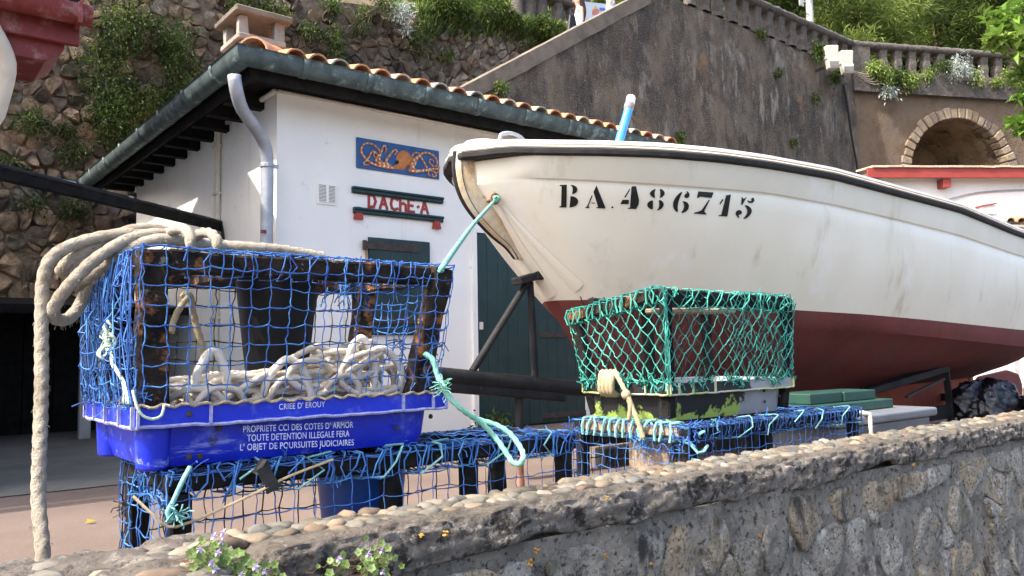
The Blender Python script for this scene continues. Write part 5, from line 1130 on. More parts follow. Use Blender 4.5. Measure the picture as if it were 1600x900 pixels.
for (ox, hh, wd) in ((.615, .13, .05), (.68, .10, .075), (.20, .10, .04), (.40, .075, .06)):
    mb.tube(spline([V((PX + ox - wd, PY + .09, PZR + .01)), V((PX + ox - wd * .9, PY + .08, PZR + hh * .75)), V((PX + ox, PY + .075, PZR + hh + .03)), V((PX + ox + wd * .9, PY + .08, PZR + hh * .7)), V((PX + ox + wd, PY + .1, PZR + .0))], .0085), .0105, 9, strand=3, pitch=.03, amp=.22)
tag(mb.build('rope_heap', m_roperust, None, smooth=True), 'tangled heap of thin white rope lying in the netted blue crate', 'rope')
mb = MB(); mb.tube(spline([hb(284, 465, 2.2), hb(296, 460, 2.2), hb(302, 490, 2.22), hb(310, 520, 2.22), hb(318, 548, 2.22), hb(322, 575, 2.22)], .008), .009, 12, strand=3, pitch=.026, amp=.2); mb.tube(spline([hb(296, 460, 2.2), hb(282, 480, 2.18), hb(272, 500, 2.18), hb(268, 520, 2.17)], .008), .008, 12, strand=3, pitch=.026, amp=.2); tag(mb.build('hanging_twine', m_ropetan, None, smooth=True), 'short tan rope end hanging inside the blue netted pot', 'rope')

# thick white rope draped over the top of the blue pot, one end hanging to the wall
def T(px, py, d): return hd(px, py, d)
mb = MB(); RR = .0155
strands = [
 [T(505, 402, 2.32), T(440, 391, 2.25), T(380, 386, 2.2), T(325, 382, 2.18), T(270, 374, 2.16), T(215, 366, 2.13), T(165, 369, 2.09), T(115, 382, 2.05), T(82, 402, 2.0), T(68, 435, 1.98), T(65, 500, 1.96), T(65, 600, 1.92), T(62, 700, 1.87), T(60, 780, 1.84), T(66, 850, 1.80), T(68, 895, 1.79)],
 [T(350, 385, 2.22), T(300, 372, 2.2), T(255, 361, 2.18), T(215, 358, 2.14), T(165, 374, 2.1), T(122, 398, 2.07), T(101, 415, 2.05), T(96, 424, 2.06), T(106, 419, 2.12), T(150, 395, 2.2), T(205, 376, 2.24), T(260, 369, 2.28)],
 [T(345, 382, 2.18), T(290, 370, 2.12), T(240, 366, 2.06), T(195, 377, 2.02), T(150, 405, 1.98), T(118, 435, 1.96), T(93, 465, 1.96), T(83, 486, 1.97), T(88, 498, 2.0), T(104, 499, 2.04), T(122, 482, 2.08), T(135, 455, 2.10), T(152, 430, 2.12), T(185, 400, 2.16), T(225, 381, 2.2)],
 [T(360, 388, 2.2), T(300, 378, 2.1), T(255, 374, 2.05), T(215, 383, 2.03), T(175, 408, 2.02), T(146, 428, 2.03), T(118, 448, 2.06)]]
for stn in strands: mb.tube(spline(stn, .006), RR, 14, strand=3, pitch=.034, amp=.09)
mb.tube(spline([T(262, 372, 2.12), T(270, 360, 2.05), T(285, 357, 2.0), T(296, 366, 1.97), T(298, 384, 1.955), T(297, 400, 1.965)], .0095), .0125, 12, strand=3, pitch=.035, amp=.2)
mb.tube(spline([T(305, 372, 2.12), T(315, 364, 2.06), T(330, 365, 2.02), T(339, 376, 1.985), T(340, 390, 1.985)], .0095), .0125, 12, strand=3, pitch=.035, amp=.2)
R7 = random.Random(9)
fib = [spline(s_, .05) for s_ in strands]
for k in range(520):      # loose fibres
    q = R7.choice(fib); p = q[R7.randrange(len(q))]; d = V((R7.uniform(-1, 1), R7.uniform(-1, 1), R7.uniform(-1, .4))).normalized(); mb.tube([p + d * .013, p + d * .019 + V((0, 0, -.002)), p + d * .022 + V((0, 0, -.007))], .0006, 3, cap=False)
tag(mb.build('thick_rope', m_rope, None, smooth=True), 'thick white rope draped over the blue pot with its end hanging down', 'rope')

# bow line and the green rope bight
mb = MB(); mb.tube(spline([eye + V((.02, -.03, -.005)), eye + V((-.02, -.05, .0)), eye + V((-.03, -.04, -.03)), hd(740, 350, 3.6), hd(695, 412, 2.42), hd(690, 422, 2.40)], .005), .0085, 12, strand=3, pitch=.032, amp=.2); mb.ball(eye + V((0, -.035, -.005)), .022, 8, 6)
tag(mb.build('bow_line', m_ropegreen, None, smooth=True), 'taut pale green mooring line from the bow ring to the pot', 'rope')
mb = MB(); mb.tube(spline([T(663, 553, 2.30), T(676, 562, 2.29), T(684, 588, 2.28), T(693, 603, 2.26), T(700, 618, 2.26), T(722, 640, 2.27), T(752, 661, 2.30), T(775, 685, 2.31), T(790, 706, 2.28), T(801, 722, 2.26), T(812, 724, 2.25), T(818, 712, 2.27), T(810, 694, 2.31), T(795, 676, 2.34), T(775, 664, 2.36), T(745, 655, 2.37)], .005), .0076, 12, strand=3, pitch=.026, amp=.2)
for k in range(6): tuft(mb, T(690 + k, 600 + 2 * k, 2.26), 5, .04, .0015, k)
tag(mb.build('green_rope', m_ropegreen, None, smooth=True), 'green rope bight hanging off the right corner of the blue crate', 'rope')

# --- low blue traps standing on the ground
def trap(label, x0, y0, Lx, Ly, zt, group, pale_front=False, mid=(), seed=1, funnel=None):
    t = thing('netted_trap', label, 'trap', (x0, y0, 0), group); m1 = m_framepale if pale_front else m_framedark; w_ = .05
    for (x, y) in [(x0 + .03, y0 + .03), (x0 + Lx - .03, y0 + .03), (x0 + .03, y0 + Ly - .03), (x0 + Lx - .03, y0 + Ly - .03)] + [(x0 + mx, y0 + .03) for mx in mid]: post((x, y, .0), (x, y, zt - .045), w_, m_framedark, t)
    beam((x0 - .005, y0 + .026, zt - .022), (x0 + Lx, y0 + .026, zt - .022), .046, .044, m_framedark, t); beam((x0, y0 + Ly - .026, zt - .022), (x0 + Lx, y0 + Ly - .026, zt - .022), .046, .044, m_framedark, t)
    beam((x0 + .026, y0 + .051, zt - .0215), (x0 + .026, y0 + Ly - .051, zt - .0215), .046, .044, m1, t); beam((x0 + Lx - .026, y0 + .051, zt - .0215), (x0 + Lx - .026, y0 + Ly - .051, zt - .0215), .046, .044, m_framedark, t)
    for mx in mid: beam((x0 + mx, y0 + .051, zt - .023), (x0 + mx, y0 + Ly - .051, zt - .023), .04, .036, m_framedark, t)
    beam((x0, y0 + .03, .03), (x0 + Lx, y0 + .03, .03), .05, .04, m_framedark, t)
    mb = MB(); net(mb, face((x0, y0 - .004, .02), (x0 + Lx, y0 - .004, .02), (x0 - .005, y0 - .004, zt), (x0 + Lx, y0 - .004, zt), .006), int(Lx / .05), 9, .0016, .007, seed=seed, tints=TB[:3]); mb.build('front_net', m_netblue, t)
    mb = MB(); net(mb, face((x0 - .003, y0, .02), (x0 - .003, y0 + Ly, .02), (x0 - .004, y0, zt), (x0 - .004, y0 + Ly, zt), .008, V((-1, 0, 0))), int(Ly / .045), 10, .0016, .008, seed=seed + 1, tints=TB)
    mb.build('side_net', m_netblue, t)
    mb = MB(); net(mb, face((x0, y0 + Ly, .02), (x0 + Lx, y0 + Ly, .02), (x0, y0 + Ly, zt), (x0 + Lx, y0 + Ly, zt)), int(Lx / .055), 8, .002, .006, seed=seed + 2); mb.build('back_net', m_netblack, t)
    mb = MB(); net(mb, face((x0, y0, zt + .003), (x0 + Lx, y0, zt + .003), (x0, y0 + Ly, zt + .003), (x0 + Lx, y0 + Ly, zt + .003), .006, V((0, 0, -1))), int(Lx / .05), int(Ly / .055), .0016, .008, seed=seed + 3, tints=TB)
    lash(mb, (x0, y0 + .026, zt - .022), (x0 + Lx, y0 + .026, zt - .022), .031, Lx * 24, .0024, seed, tints=TB); lash(mb, (x0 + .1, y0 + .026, zt - .022), (x0 + Lx, y0 + .026, zt - .022), .034, Lx * 13, .0022, seed + 9, tints=TB)
    Rr = random.Random(seed)
    for k in range(34): tuft(mb, (x0 + Rr.uniform(0, Lx), y0 + Rr.uniform(-.005, .05), zt - Rr.uniform(-.012, .04)), 5, .05, .0017, seed * 100 + k, TB)
    for k in range(14): tuft(mb, (x0 + Rr.uniform(-.01, .05), y0 + Rr.uniform(0, .3), zt - Rr.uniform(-.01, .09)), 6, .06, .0019, seed * 200 + k, TB)
    mb.build('top_net', m_netblue, t)
    mb = MB(); lash(mb, (x0 + .15, y0 + .026, zt - .022), (x0 + Lx, y0 + .026, zt - .022), .037, Lx * 4.5, .0030, seed + 20); mb.build('pale_lashing', m_cyan, t)
    return t
GT = 'blue netted traps standing on the yard behind the wall'
t1 = trap('long blue netted trap on the ground carrying the blue crate', .565, 1.97, 1.285, .42, .530, GT, mid=(.60, .87), seed=31)
p = hb(565, 770, 2.2); mb = MB(); mb.lathe((p.x, 2.20, .20), [(.10, 0), (.105, 0), (.135, .285), (.145, .29), (.145, .30), (.13, .30), (.098, .006)], 22); mb.build('blue_funnel', m_bucket, t1, smooth=40)
mb = MB(); q = hb(415, 738, 1.93); mb.bar((q.x - .012, 1.955, .537), (q.x - .004, 1.934, .532), .04, .006, V((0, 1, 0))); mb.bar((q.x - .005, 1.935, .535), (q.x + .02, 1.93, .475), .036, .005, V((0, 1, 0)), seg=3, wob=.002); mb.build('rubber_strap', m_rubber, t1, smooth=40)
mb = MB(); mb.tube(spline([hb(208, 775, 1.955), hb(240, 805, 1.93), hb(262, 823, 1.925), hb(300, 815, 1.925), hb(400, 770, 1.93), hb(450, 745, 1.935), hb(520, 718, 1.95)], .02), .0035, 5); mb.build('loose_cord', m_ropetan, t1)
mb = MB(); mb.tube(spline([hb(297, 730, 1.945), hb(285, 752, 1.93), hb(270, 785, 1.93), hb(262, 800, 1.93), hb(268, 815, 1.93)], .01), .006, 6)
for k in range(5): tuft(mb, hb(268 + k * 4, 795 + k * 3, 1.93), 6, .032, .0022, 40 + k)
mb.build('green_knot', m_cyan, t1, smooth=True)
mb = MB()
for k in range(4): tuft(mb, hb(196 - k * 2, 780 + k * 6, 2.3), 4, .035, .0016, 60 + k)
mb.build('frayed_end', m_iron, t1)
t2 = trap('blue netted trap with bare wooden end beam under the green pot', 2.53, 2.05, 1.32, .66, .497, GT, pale_front=True, mid=(.55,), seed=47)
mb = MB(); lash(mb, (2.556, 2.12, .475), (2.556, 2.66, .475), .034, 13, .0065, 3); lash(mb, (2.556, 2.05, .475), (2.6, 2.05, .3), .03, 3, .006, 4); mb.build('cyan_lashing', m_cyan, t2)
mb = MB(); q = hb(1000, 690, 2.3); mb.mm((2.60, 2.22, .02), (2.63, 2.44, .42)); bevel(mb.build('wooden_slat', m_framepale, t2), .004, 1)

# --- green netted pot on a peeling grey crate
GX, GY, GL_, GD = 2.56, 2.17, .90, .50; GZ0, GZR, GZT = .503, .665, 1.05
pg = thing('lobster_pot', 'green netted lobster pot on a peeling grey and yellow crate', 'lobster pot', (GX, GY, GZ0), 'lobster pots of crates, frames and netting')
crate(pg, GX, GY, GZ0 + .005, GZR, GL_, GD, m_peel, M('flaked_yellow_edge', (.42, .50, .16), (.38, .40, .36), 6, .8, .3), .045, .028, ribs=(.006, .06, .15, .30, .74, GL_ - .004), rivets=((.70, .10), (.70, .05), (.82, .07)))
for k, (p, q) in {'a': ((GX + .04, GY + .04, GZ0 + .02), (GX + .02, GY + .02, GZT + .005)), 'b': ((GX + GL_ - .04, GY + .04, GZ0 + .02), (GX + GL_ - .0, GY + .02, GZT - .01)), 'c': ((GX + .04, GY + GD - .04, GZ0 + .02), (GX + .0, GY + GD + .03, GZT - .075)), 'd': ((GX + GL_ - .04, GY + GD - .04, GZ0 + .02), (GX + GL_ - .02, GY + GD - .02, GZT - .02)), 'e': ((GX + .42, GY + GD - .04, GZ0 + .02), (GX + .42, GY + GD - .02, GZT - .05))}.items(): post(p, q, .046, m_framedark, pg)
zt_ = GZT - .03
beam((GX + .045, GY + .02, zt_ + .005), (GX + GL_ + .02, GY + .02, zt_ - .005), .045, .06, m_framedark, pg); beam((GX + .01, GY + .046, zt_ + .014), (GX - .005, GY + GD + .07, zt_ - .062), .05, .046, m_frame, pg); beam((GX + .04, GY + GD - .02, zt_), (GX + GL_ - .02, GY + GD - .02, zt_), .04, .05, m_framedark, pg); beam((GX + GL_ - .0, GY + .05, zt_), (GX + GL_ - .02, GY + GD - .05, zt_), .04, .05, m_framedark, pg)
beam((GX + .12, GY + .2, zt_ - .045), (GX + .72, GY + .2, zt_ - .035), .06, .025, m_framepale, pg)
mb = MB(); net(mb, face((GX + .0, GY - .003, GZR), (GX + GL_ - .01, GY - .003, GZR), (GX + .0, GY - .005, GZT + .01), (GX + GL_ + .03, GY - .005, GZT - .01), .012), 13, 10, .0024, .010, True, 1.7, .004, 61, tints=TG); net(mb, face((GX + .45, GY + .006, GZR), (GX + GL_ - .01, GY + .006, GZR), (GX + .4, GY + .006, GZT), (GX + GL_ + .02, GY + .006, GZT - .01), .012), 8, 10, .0022, .016, True, 1.7, .004, 62, tints=TG); mb.build('front_net', m_netgreen, pg)
mb = MB(); net(mb, face((GX - .004, GY, GZR), (GX - .004, GY + GD, GZR), (GX - .006, GY, GZT + .01), (GX - .01, GY + GD + .08, GZT - .07), .012, V((-1, 0, 0))), 9, 10, .0027, .007, True, 1.7, .004, 63, tints=TG); mb.build('side_net', m_netgreen, pg)
mb = MB(); net(mb, face((GX, GY + GD, GZR), (GX + GL_, GY + GD, GZR), (GX, GY + GD, GZT), (GX + GL_, GY + GD, GZT)), 12, 8, .0028, .006, True, 1.6, .004, 64); mb.build('back_net', m_netblack, pg)
mb = MB()
lash(mb, (GX + .01, GY + .03, zt_ + .014), (GX - .005, GY + GD + .08, zt_ - .064), .032, 13, .0038, 1, tints=TG); lash(mb, (GX + .01, GY + .03, zt_ + .014), (GX - .005, GY + GD + .08, zt_ - .064), .034, 8, .0034, 2, tints=TG); lash(mb, (GX + .03, GY + .02, zt_), (GX + GL_ + .02, GY + .02, zt_ - .005), .036, 9, .003, 3, tints=TG); 
for k in range(9): mb.tube(spline([V((GX - .006 + R5.uniform(-.006, .012), GY - .006 + R5.uniform(-.004, .012), .675 + j * .0475 + R5.uniform(-.01, .01))) + V((R5.uniform(-.007, .007), R5.uniform(-.007, .007), 0)) for j in range(9)], .02), .0026, 4, R5.choice(TG))
lash(mb, (GX + .5, GY + .02, zt_), (GX + GL_ + .02, GY + .02, zt_ - .005), .038, 8, .003, 8, tints=TG)
for k in range(30): f = R5.random(); tuft(mb, (GX + GL_ * f, GY - .004, GZR + R5.uniform(-.008, .012)), 5, .038, .0022, 300 + k, TG)
for k in range(26): f = R5.random(); tuft(mb, (GX - .006, GY + GD * f, GZR + R5.uniform(-.008, .015)), 5, .045, .003, 400 + k, TG)
for k in range(24): f = R5.random(); tuft(mb, (GX + GL_ * f, GY + .01, GZT + R5.uniform(-.03, .006)), 4, .04, .0022, 500 + k, TG)
mb.build('top_lashing', m_netgreen, pg)
mb = MB(); c = V((GX - .02, GY + .30, .665))
for k in range(4): mb.tube(spline([c + V((-.01 - .004 * k, -.03 + .02 * k, .05)), c + V((-.045, -.045 + .022 * k, .02)), c + V((-.04, -.04 + .022 * k, -.035)), c + V((.0, -.03 + .02 * k, -.05))], .01), .013, 12, strand=3, pitch=.032, amp=.2)
mb.tube(spline([c + V((-.02, -.04, .05)), c + V((-.045, -.10, .0)), c + V((-.05, -.14, -.05)), c + V((-.04, -.16, -.11)), c + V((-.045, -.19, -.16)), c + V((-.04, -.21, -.22))], .01), .010, 12, strand=3, pitch=.032, amp=.2); mb.tube(spline([c + V((-.045, -.12, -.03)), c + V((-.05, -.15, -.09)), c + V((-.05, -.14, -.15))], .01), .009, 12, strand=3, pitch=.032, amp=.2); mb.ball(c + V((-.05, -.13, -.045)), .022, 7, 5)
tag(mb.build('tan_rope', m_ropetan, None, smooth=True), 'frayed tan rope knotted round the grey crate below the green net', 'rope')

# --- grey lidded box with green painted lids, bin bag
t = thing('storage_box', 'grey plastic storage box with a lid right of the traps', 'box', (4.0, 2.4, 0))
ga_, gbb = hb(1330, 660, 2.33), hb(1500, 642, 2.33); zl = .435
x0, x1, y0, y1 = 3.93, 5.05, 2.22, 2.72
mb = MB(); mb.add([V((x, y, z)) for z, i in ((0.01, .05), (zl - .05, .02)) for x, y in ((x0 + i, y0 + i), (x1 - i, y0 + i), (x1 - i, y1 - i), (x0 + i, y1 - i))], [(0, 1, 2, 3), (4, 5, 6, 7), (0, 1, 5, 4), (1, 2, 6, 5), (2, 3, 7, 6), (3, 0, 4, 7)]); bevel(mb.build('body', m_greyp, t), .02, 3)
mb = MB(); mb.mm((x0 - .01, y0 - .01, zl - .05), (x1 + .01, y1 + .01, zl)); bevel(mb.build('lid', m_greyp, t), .014, 3)
mb = MB(); p = hb(1360, 668, y0 - .02); mb.tube(spline([V((p.x - .09, y0 + .05, zl + .015)), V((p.x - .02, y0 - .008, zl + .012)), V((p.x, y0 - .02, zl - .02)), V((p.x + .006, y0 - .012, zl - .25))], .015), .012, 12, strand=3, pitch=.032, amp=.2); mb.build('cord', m_roperust, t, smooth=True)
t = thing('green_boxes', 'two flat dark green painted wooden trays stacked on the grey box', 'tray', (4.4, 2.5, zl))
mb = MB(); mb.mm((x0 + .03, 2.38, zl + .002), (x0 + .93, 2.68, zl + .055)); bevel(mb.build('lower_tray', m_greenlid, t), .006, 2)
mb = MB(); mb.mm((x0 + .12, 2.44, zl + .056), (x0 + .46, 2.66, zl + .115)); bevel(mb.build('upper_tray', m_greenlid, t), .006, 2)
mb = MB(); mb.mm((x0 + .463, 2.43, zl + .056), (x0 + .82, 2.66, zl + .112)); bevel(mb.build('upper_tray', m_greenlid, t), .006, 2)
mb = MB(); q = hb(1562, 632, 2.95)
def bagf(u, v):
    a = 2 * math.pi * u; ph = math.pi * v; r = 1 + .25 * nz(math.cos(a) * 2.2, math.sin(a) * 2.2, v * 4) + .28 * abs(nz(math.cos(a) * 5, math.sin(a) * 5, v * 8)) - .12 * abs(nz(math.cos(a) * 11, math.sin(a) * 11, v * 15)); top = .35 if v < .12 else 1
    return V((q.x + .40 * r * math.sin(ph) ** .8 * math.cos(a), 3.05 + .24 * r * math.sin(ph) ** .8 * math.sin(a), max(.01, .02 + .22 + .225 * r * math.cos(ph))))
mb.grid(bagf, 90, 50); tag(mb.build('bin_bag', m_bag, None, smooth=True), 'shiny black bin bag slumped beneath the stern of the boat', 'bin bag')
# ------------------------------------------------------------------ plants
RP = random.Random(21)
def leaf(mb, p, d, L, W, tint, fold=.25):
    d = V(d).normalized(); s = d.cross(V((RP.uniform(-.4, .4), RP.uniform(-.4, .4), 1)))
    if s.length < .05: s = d.orthogonal()
    s.normalize(); n = s.cross(d); m = p + d * (L * .45)
    mb.add([p, m + s * W * .5 + n * (W * fold), p + d * L - n * (L * .12), m - s * W * .5 + n * (W * fold)], [(0, 1, 2), (0, 2, 3)], tint)
GRN = [(.070, .125, .022), (.050, .092, .02), (.10, .155, .032), (.038, .068, .016), (.14, .19, .045), (.062, .108, .026)]
YEL = [(.26, .32, .07), (.20, .30, .06), (.30, .35, .10), (.15, .24, .05)]
SIL = [(.50, .55, .50), (.40, .47, .42), (.60, .64, .58)]
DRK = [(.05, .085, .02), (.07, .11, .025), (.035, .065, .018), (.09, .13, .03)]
def bush(name, label, cat, c, r, n, L=.06, W=.022, cols=GRN, out=V((0, -1, 0)), group=None, droop=.3, stems=10, par=None):
    """a wall plant: woody stems out of the joint, leaf sprays round them, ragged outline"""
    c = V(c); t = thing(name, label, cat, c, group); side = out.cross(V((0, 0, 1))).normalized()
    sm = MB(); lm = MB(); tips = []
    for k in range(stems):
        a = RP.uniform(0, 6.283); q = math.sqrt(RP.random()); e = c + side * (math.cos(a) * q * r[0]) + V((0, 0, math.sin(a) * q * r[1])) + out * RP.uniform(.08, .35) * min(r[0], r[1] + .2)
        b0 = c + side * (math.cos(a) * q * r[0] * .4) + V((0, 0, math.sin(a) * q * r[1] * .4 - .05)); md = b0.lerp(e, .6) + V((0, 0, .06)) + out * .04
        sm.tube([b0, md, e + V((0, 0, -droop * .1))], .006, 4, (.35, .28, .2), False); tips.append((b0, md, e, RP.uniform(.5, 1.25), V(RP.choice(cols)) * RP.uniform(.75, 1.3)))
    for k in range(n):
        b0, md, e, kk, tc = RP.choice(tips); f = RP.uniform(.25, 1.12); p = b0.lerp(md, min(1, f * 1.6)) if f < .6 else md.lerp(e, (f - .6) / .4)
        sp = .30 * min(r[0], r[1]) * kk + .03; p = p + V((RP.gauss(0, sp), RP.gauss(0, sp), RP.gauss(0, sp)))
        if (p - c).dot(out) < -.02: p = p + out * (-(p - c).dot(out) * 1.6)
        d = (p - b0).normalized() * .5 + V((RP.uniform(-1, 1), RP.uniform(-1, 1), RP.uniform(-1, .7) - droop)); tn = tc * RP.uniform(.7, 1.3); leaf(lm, p, d, L * RP.uniform(.6, 1.3), W * RP.uniform(.7, 1.3), tuple(tn))
    sm.build('stems', m_leafd, t, kind='stuff'); lm.build('leaves', m_leaf, t, fixn=False); return t
GW = 'plants rooted in the rubble retaining wall'
ORI = RB - .12
wallbush = [(205, 60, 48, 48, 1500, 'topmost bushy plant on the rubble wall left of the chimney'), (163, 118, 34, 46, 900, 'leafy plant trailing down the rubble wall below the red gutter end'), (285, 92, 28, 62, 1300, 'tall narrow green plant on the rubble wall left of the chimney post'),
            (225, 175, 62, 38, 2000, 'widest dense green plant on the rubble wall above the hut eaves'), (165, 190, 30, 36, 800, 'feathery plant on the left edge of the dense green growth'), (290, 155, 30, 30, 900, 'rounded green plant touching the sloping copper gutter'), (178, 222, 22, 18, 420, 'small hanging tuft just above the left copper gutter'),
            (52, 192, 26, 15, 420, 'dark low plant beside the cream downpipe on the rubble wall'), (108, 206, 16, 10, 220, 'small dark sprig between tan stones left of the gutter'), (108, 240, 22, 16, 320, 'dark mossy clump among the tan stones above the beam'), (20, 262, 22, 10, 240, 'creeping clump right above the left end of the black beam'), (110, 330, 30, 10, 300, 'shaded plant on the rubble wall under the black beam'), (52, 322, 22, 9, 200, 'small shaded sprig under the black beam at the far left'),
            (385, 18, 24, 18, 520, 'bright plant on the wall just above the chimney slab'), (432, 22, 18, 14, 320, 'green plant right of the chimney top'), (522, 66, 12, 34, 460, 'tall hanging plant on the dark stones right of the chimney'), (482, 55, 14, 12, 240, 'thin plant left of the tall hanging one'), (515, 8, 18, 12, 300, 'plant at the top of the wall right of the chimney'), (566, 28, 12, 22, 300, 'upright plant between chimney and silver plant'), (604, 10, 22, 14, 420, 'green plant left of the silver leaved plant'), (658, 70, 18, 24, 420, 'drooping plant below the silver leaved plant'), (668, 44, 14, 12, 220, 'small plant right of the silver leaved plant'), (700, 88, 12, 9, 180, 'low tuft among the pale stones'), (834, 48, 12, 10, 220, 'dark tuft below the grass near the sloping parapet'), (822, 70, 8, 7, 120, 'tiny tuft just above the sloping parapet')]
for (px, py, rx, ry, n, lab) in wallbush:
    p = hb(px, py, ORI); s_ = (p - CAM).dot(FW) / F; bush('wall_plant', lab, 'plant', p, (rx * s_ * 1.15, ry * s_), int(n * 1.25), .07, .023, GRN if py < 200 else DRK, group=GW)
for (px, py, rx, ry, n, lab) in ((626, 22, 12, 16, 260, 'silver leaved plant at the top of the rubble wall'), (632, 48, 5, 9, 90, 'small silver plant under the larger silver one')):
    p = hb(px, py, ORI - .1); s_ = (p - CAM).dot(FW) / F; bush('silver_plant', lab, 'plant', p, (rx * s_, ry * s_), n, .10, .022, SIL, group=GW)
# grassy brow of the wall
gm = MB()
for k in range(9000):
    a = RP.uniform(8.2, 12.7); y = RB - .15 + RP.random() ** 1.5 * 1.3; z = rtop(a) - .05 + RP.uniform(-.55, .1) * (1 if y < RB + .1 else 0) * RP.random(); h = RP.uniform(.10, .34)
    c = V(RP.choice(GRN + YEL[:2])) * RP.uniform(.8, 1.3); d = V((RP.uniform(-.5, .5), RP.uniform(-.7, .2), RP.uniform(.5, 1))); leaf(gm, V((a, y, z)), d, h, .028, tuple(c))
tag(gm.build('grass', m_leaf, None, fixn=False), 'green grass fringe along the brow of the rubble wall', 'grass', kind='stuff')
for (px, py, rx, ry, lab) in ((722, 18, 34, 16, 'broad yellow green bush on the grassy brow of the wall'), (770, 12, 30, 14, 'bushy plant in the grass left of the dark posts'), (690, 6, 22, 10, 'bush at the top edge of the photo above the silver plant'), (795, 32, 22, 10, 'leafy clump in the grass above the parapet'), (845, 38, 22, 8, 'grassy clump nearest to the woman with the bag')):
    p = hb(px, py, ORI - .1); s_ = (p - CAM).dot(FW) / F; bush('brow_plant', lab, 'plant', p, (rx * s_, ry * s_), 800, .10, .03, GRN + YEL[:1], group='bushes on the grassy brow')
# tufts on the concrete wall
for (px, py, r, lab) in ((780, 138, 9, 'small green tuft growing from the concrete wall above the hut roof'), (1062, 216, 8, 'green tuft on the concrete wall just above the boat deck'), (1273, 155, 5, 'tiny tuft on the concrete wall below the floodlights'), (1189, 54, 6, 'tiny tuft under the slanting balustrade'), (1213, 116, 5, 'tiny pale tuft in the streaked part of the concrete wall'), (1238, 224, 4, 'lowest tiny tuft on the concrete wall')):
    p = hb(px, py, AB - .05); s_ = (p - CAM).dot(FW) / F; bush('wall_tuft', lab, 'plant', p, (r * s_, r * s_ * .8), 40 + r * 14, .10, .03, GRN, group='tufts on the concrete wall', stems=6)
# plants along the ledge below the right-hand balustrade
def on_b(px, py, o=.2): return hpl(px, py, OB + NB * o, NB)
for (px, py, rx, ry, n, cols, nm, lab) in ((1276, 84, 10, 14, 420, GRN, 'ledge_plant', 'green bush left of the two floodlights'), (1303, 122, 12, 8, 260, GRN, 'ledge_plant', 'dark sprigs hanging below the floodlights'), (1366, 108, 17, 11, 560, YEL, 'ledge_plant', 'yellow green cushion at the foot of the corner pier'), (1383, 122, 15, 10, 420, YEL, 'ledge_plant', 'trailing yellow green plant over the ledge edge'), (1418, 126, 20, 10, 640, YEL, 'ledge_plant', 'brightest yellow green cushion on the ledge'), (1400, 118, 14, 8, 320, GRN, 'ledge_plant', 'green plant between the two yellow green cushions'),
        (1384, 144, 12, 13, 190, SIL, 'silver_plant', 'silver plant hanging from the ledge at the corner'), (1470, 105, 9, 9, 240, GRN, 'ledge_plant', 'small green plant by the balusters left of the silver bush'), (1498, 112, 24, 20, 420, SIL, 'silver_plant', 'large silver bush on the ledge over the arch'), (1522, 122, 10, 10, 200, YEL, 'ledge_plant', 'pale green plant right of the large silver bush'), (1556, 130, 8, 5, 150, YEL, 'ledge_plant', 'low green tuft on the ledge over the right of the arch'), (1570, 116, 8, 5, 140, YEL, 'ledge_plant', 'small tuft against the base of the balusters'), (1588, 128, 9, 8, 180, YEL, 'ledge_plant', 'rightmost plant on the ledge'), (1448, 118, 10, 8, 160, YEL, 'ledge_plant', 'dry yellow sprig on the ledge')):
    p = on_b(px, py) if px > 1340 else hb(px, py, AB - .15); s_ = (p - CAM).dot(FW) / F; bush(nm, lab, 'plant', p, (rx * s_, ry * s_), n, .12, .035, cols, out=NB if px > 1340 else V((0, -1, 0)), group='plants on the ledge')
mb = MB()
for k in range(5): p = on_b(1330 + 5 * k, 110 + 4 * k, .15); mb.tube(spline([p, p + V((.3, -.25, -.12)), p + V((.6, -.3, .06 * k)), p + V((.8, -.35, .1))], .1), .014, 5, (.5, .42, .35))
tag(mb.build('dead_branches', m_leafd, None), 'bare dead branches sticking out below the corner pier', 'branch')

# trees behind the balustrade
def tree(name, label, base, h, clumps, n, L, W, cols, group=None, trunk_r=.2, cat='tree'):
    base = V(base); t = thing(name, label, cat, base, group); mb = MB(); tr_ = V((0, 0, 1))
    top_ = base + V((RP.uniform(-.3, .3), RP.uniform(-.3, .3), h * .8)); path = spline([base, base.lerp(top_, .5) + V((RP.uniform(-.3, .3), RP.uniform(-.2, .2), 0)), top_], .5); m = len(path)
    mb.tube(path, [trunk_r * (1 - .75 * i / m) for i in range(m)], 8); lm = MB()
    for (c, r) in clumps:
        c = V(c); s0 = path[min(m - 1, int(m * RP.uniform(.35, .95)))]; mb.tube(spline([s0, s0.lerp(c, .5) + V((0, 0, .25)), c], .4), trunk_r * .22, 5)
        tc = V(RP.choice(cols)) * RP.uniform(.7, 1.3); sub = [c + V((RP.gauss(0, .5) * r[0], RP.gauss(0, .5) * r[1], RP.gauss(0, .45) * r[2])) for _ in range(7)]
        for k in range(n):
            s_ = RP.choice(sub); p = s_ + V((RP.gauss(0, .28) * r[0], RP.gauss(0, .28) * r[1], RP.gauss(0, .22) * r[2])); d = (p - c) * .6 + V((RP.uniform(-1, 1), RP.uniform(-1, 1), RP.uniform(-.6, .8))); leaf(lm, p, d, L * RP.uniform(.6, 1.3), W, tuple(tc * RP.uniform(.65, 1.35)))
    mb.build('trunk', m_bark, t, smooth=True); lm.build('crown', m_leaf, t, fixn=False); return t
TREEC = [(.20, .27, .06), (.14, .20, .045), (.25, .33, .08), (.10, .15, .035), (.29, .36, .10)]
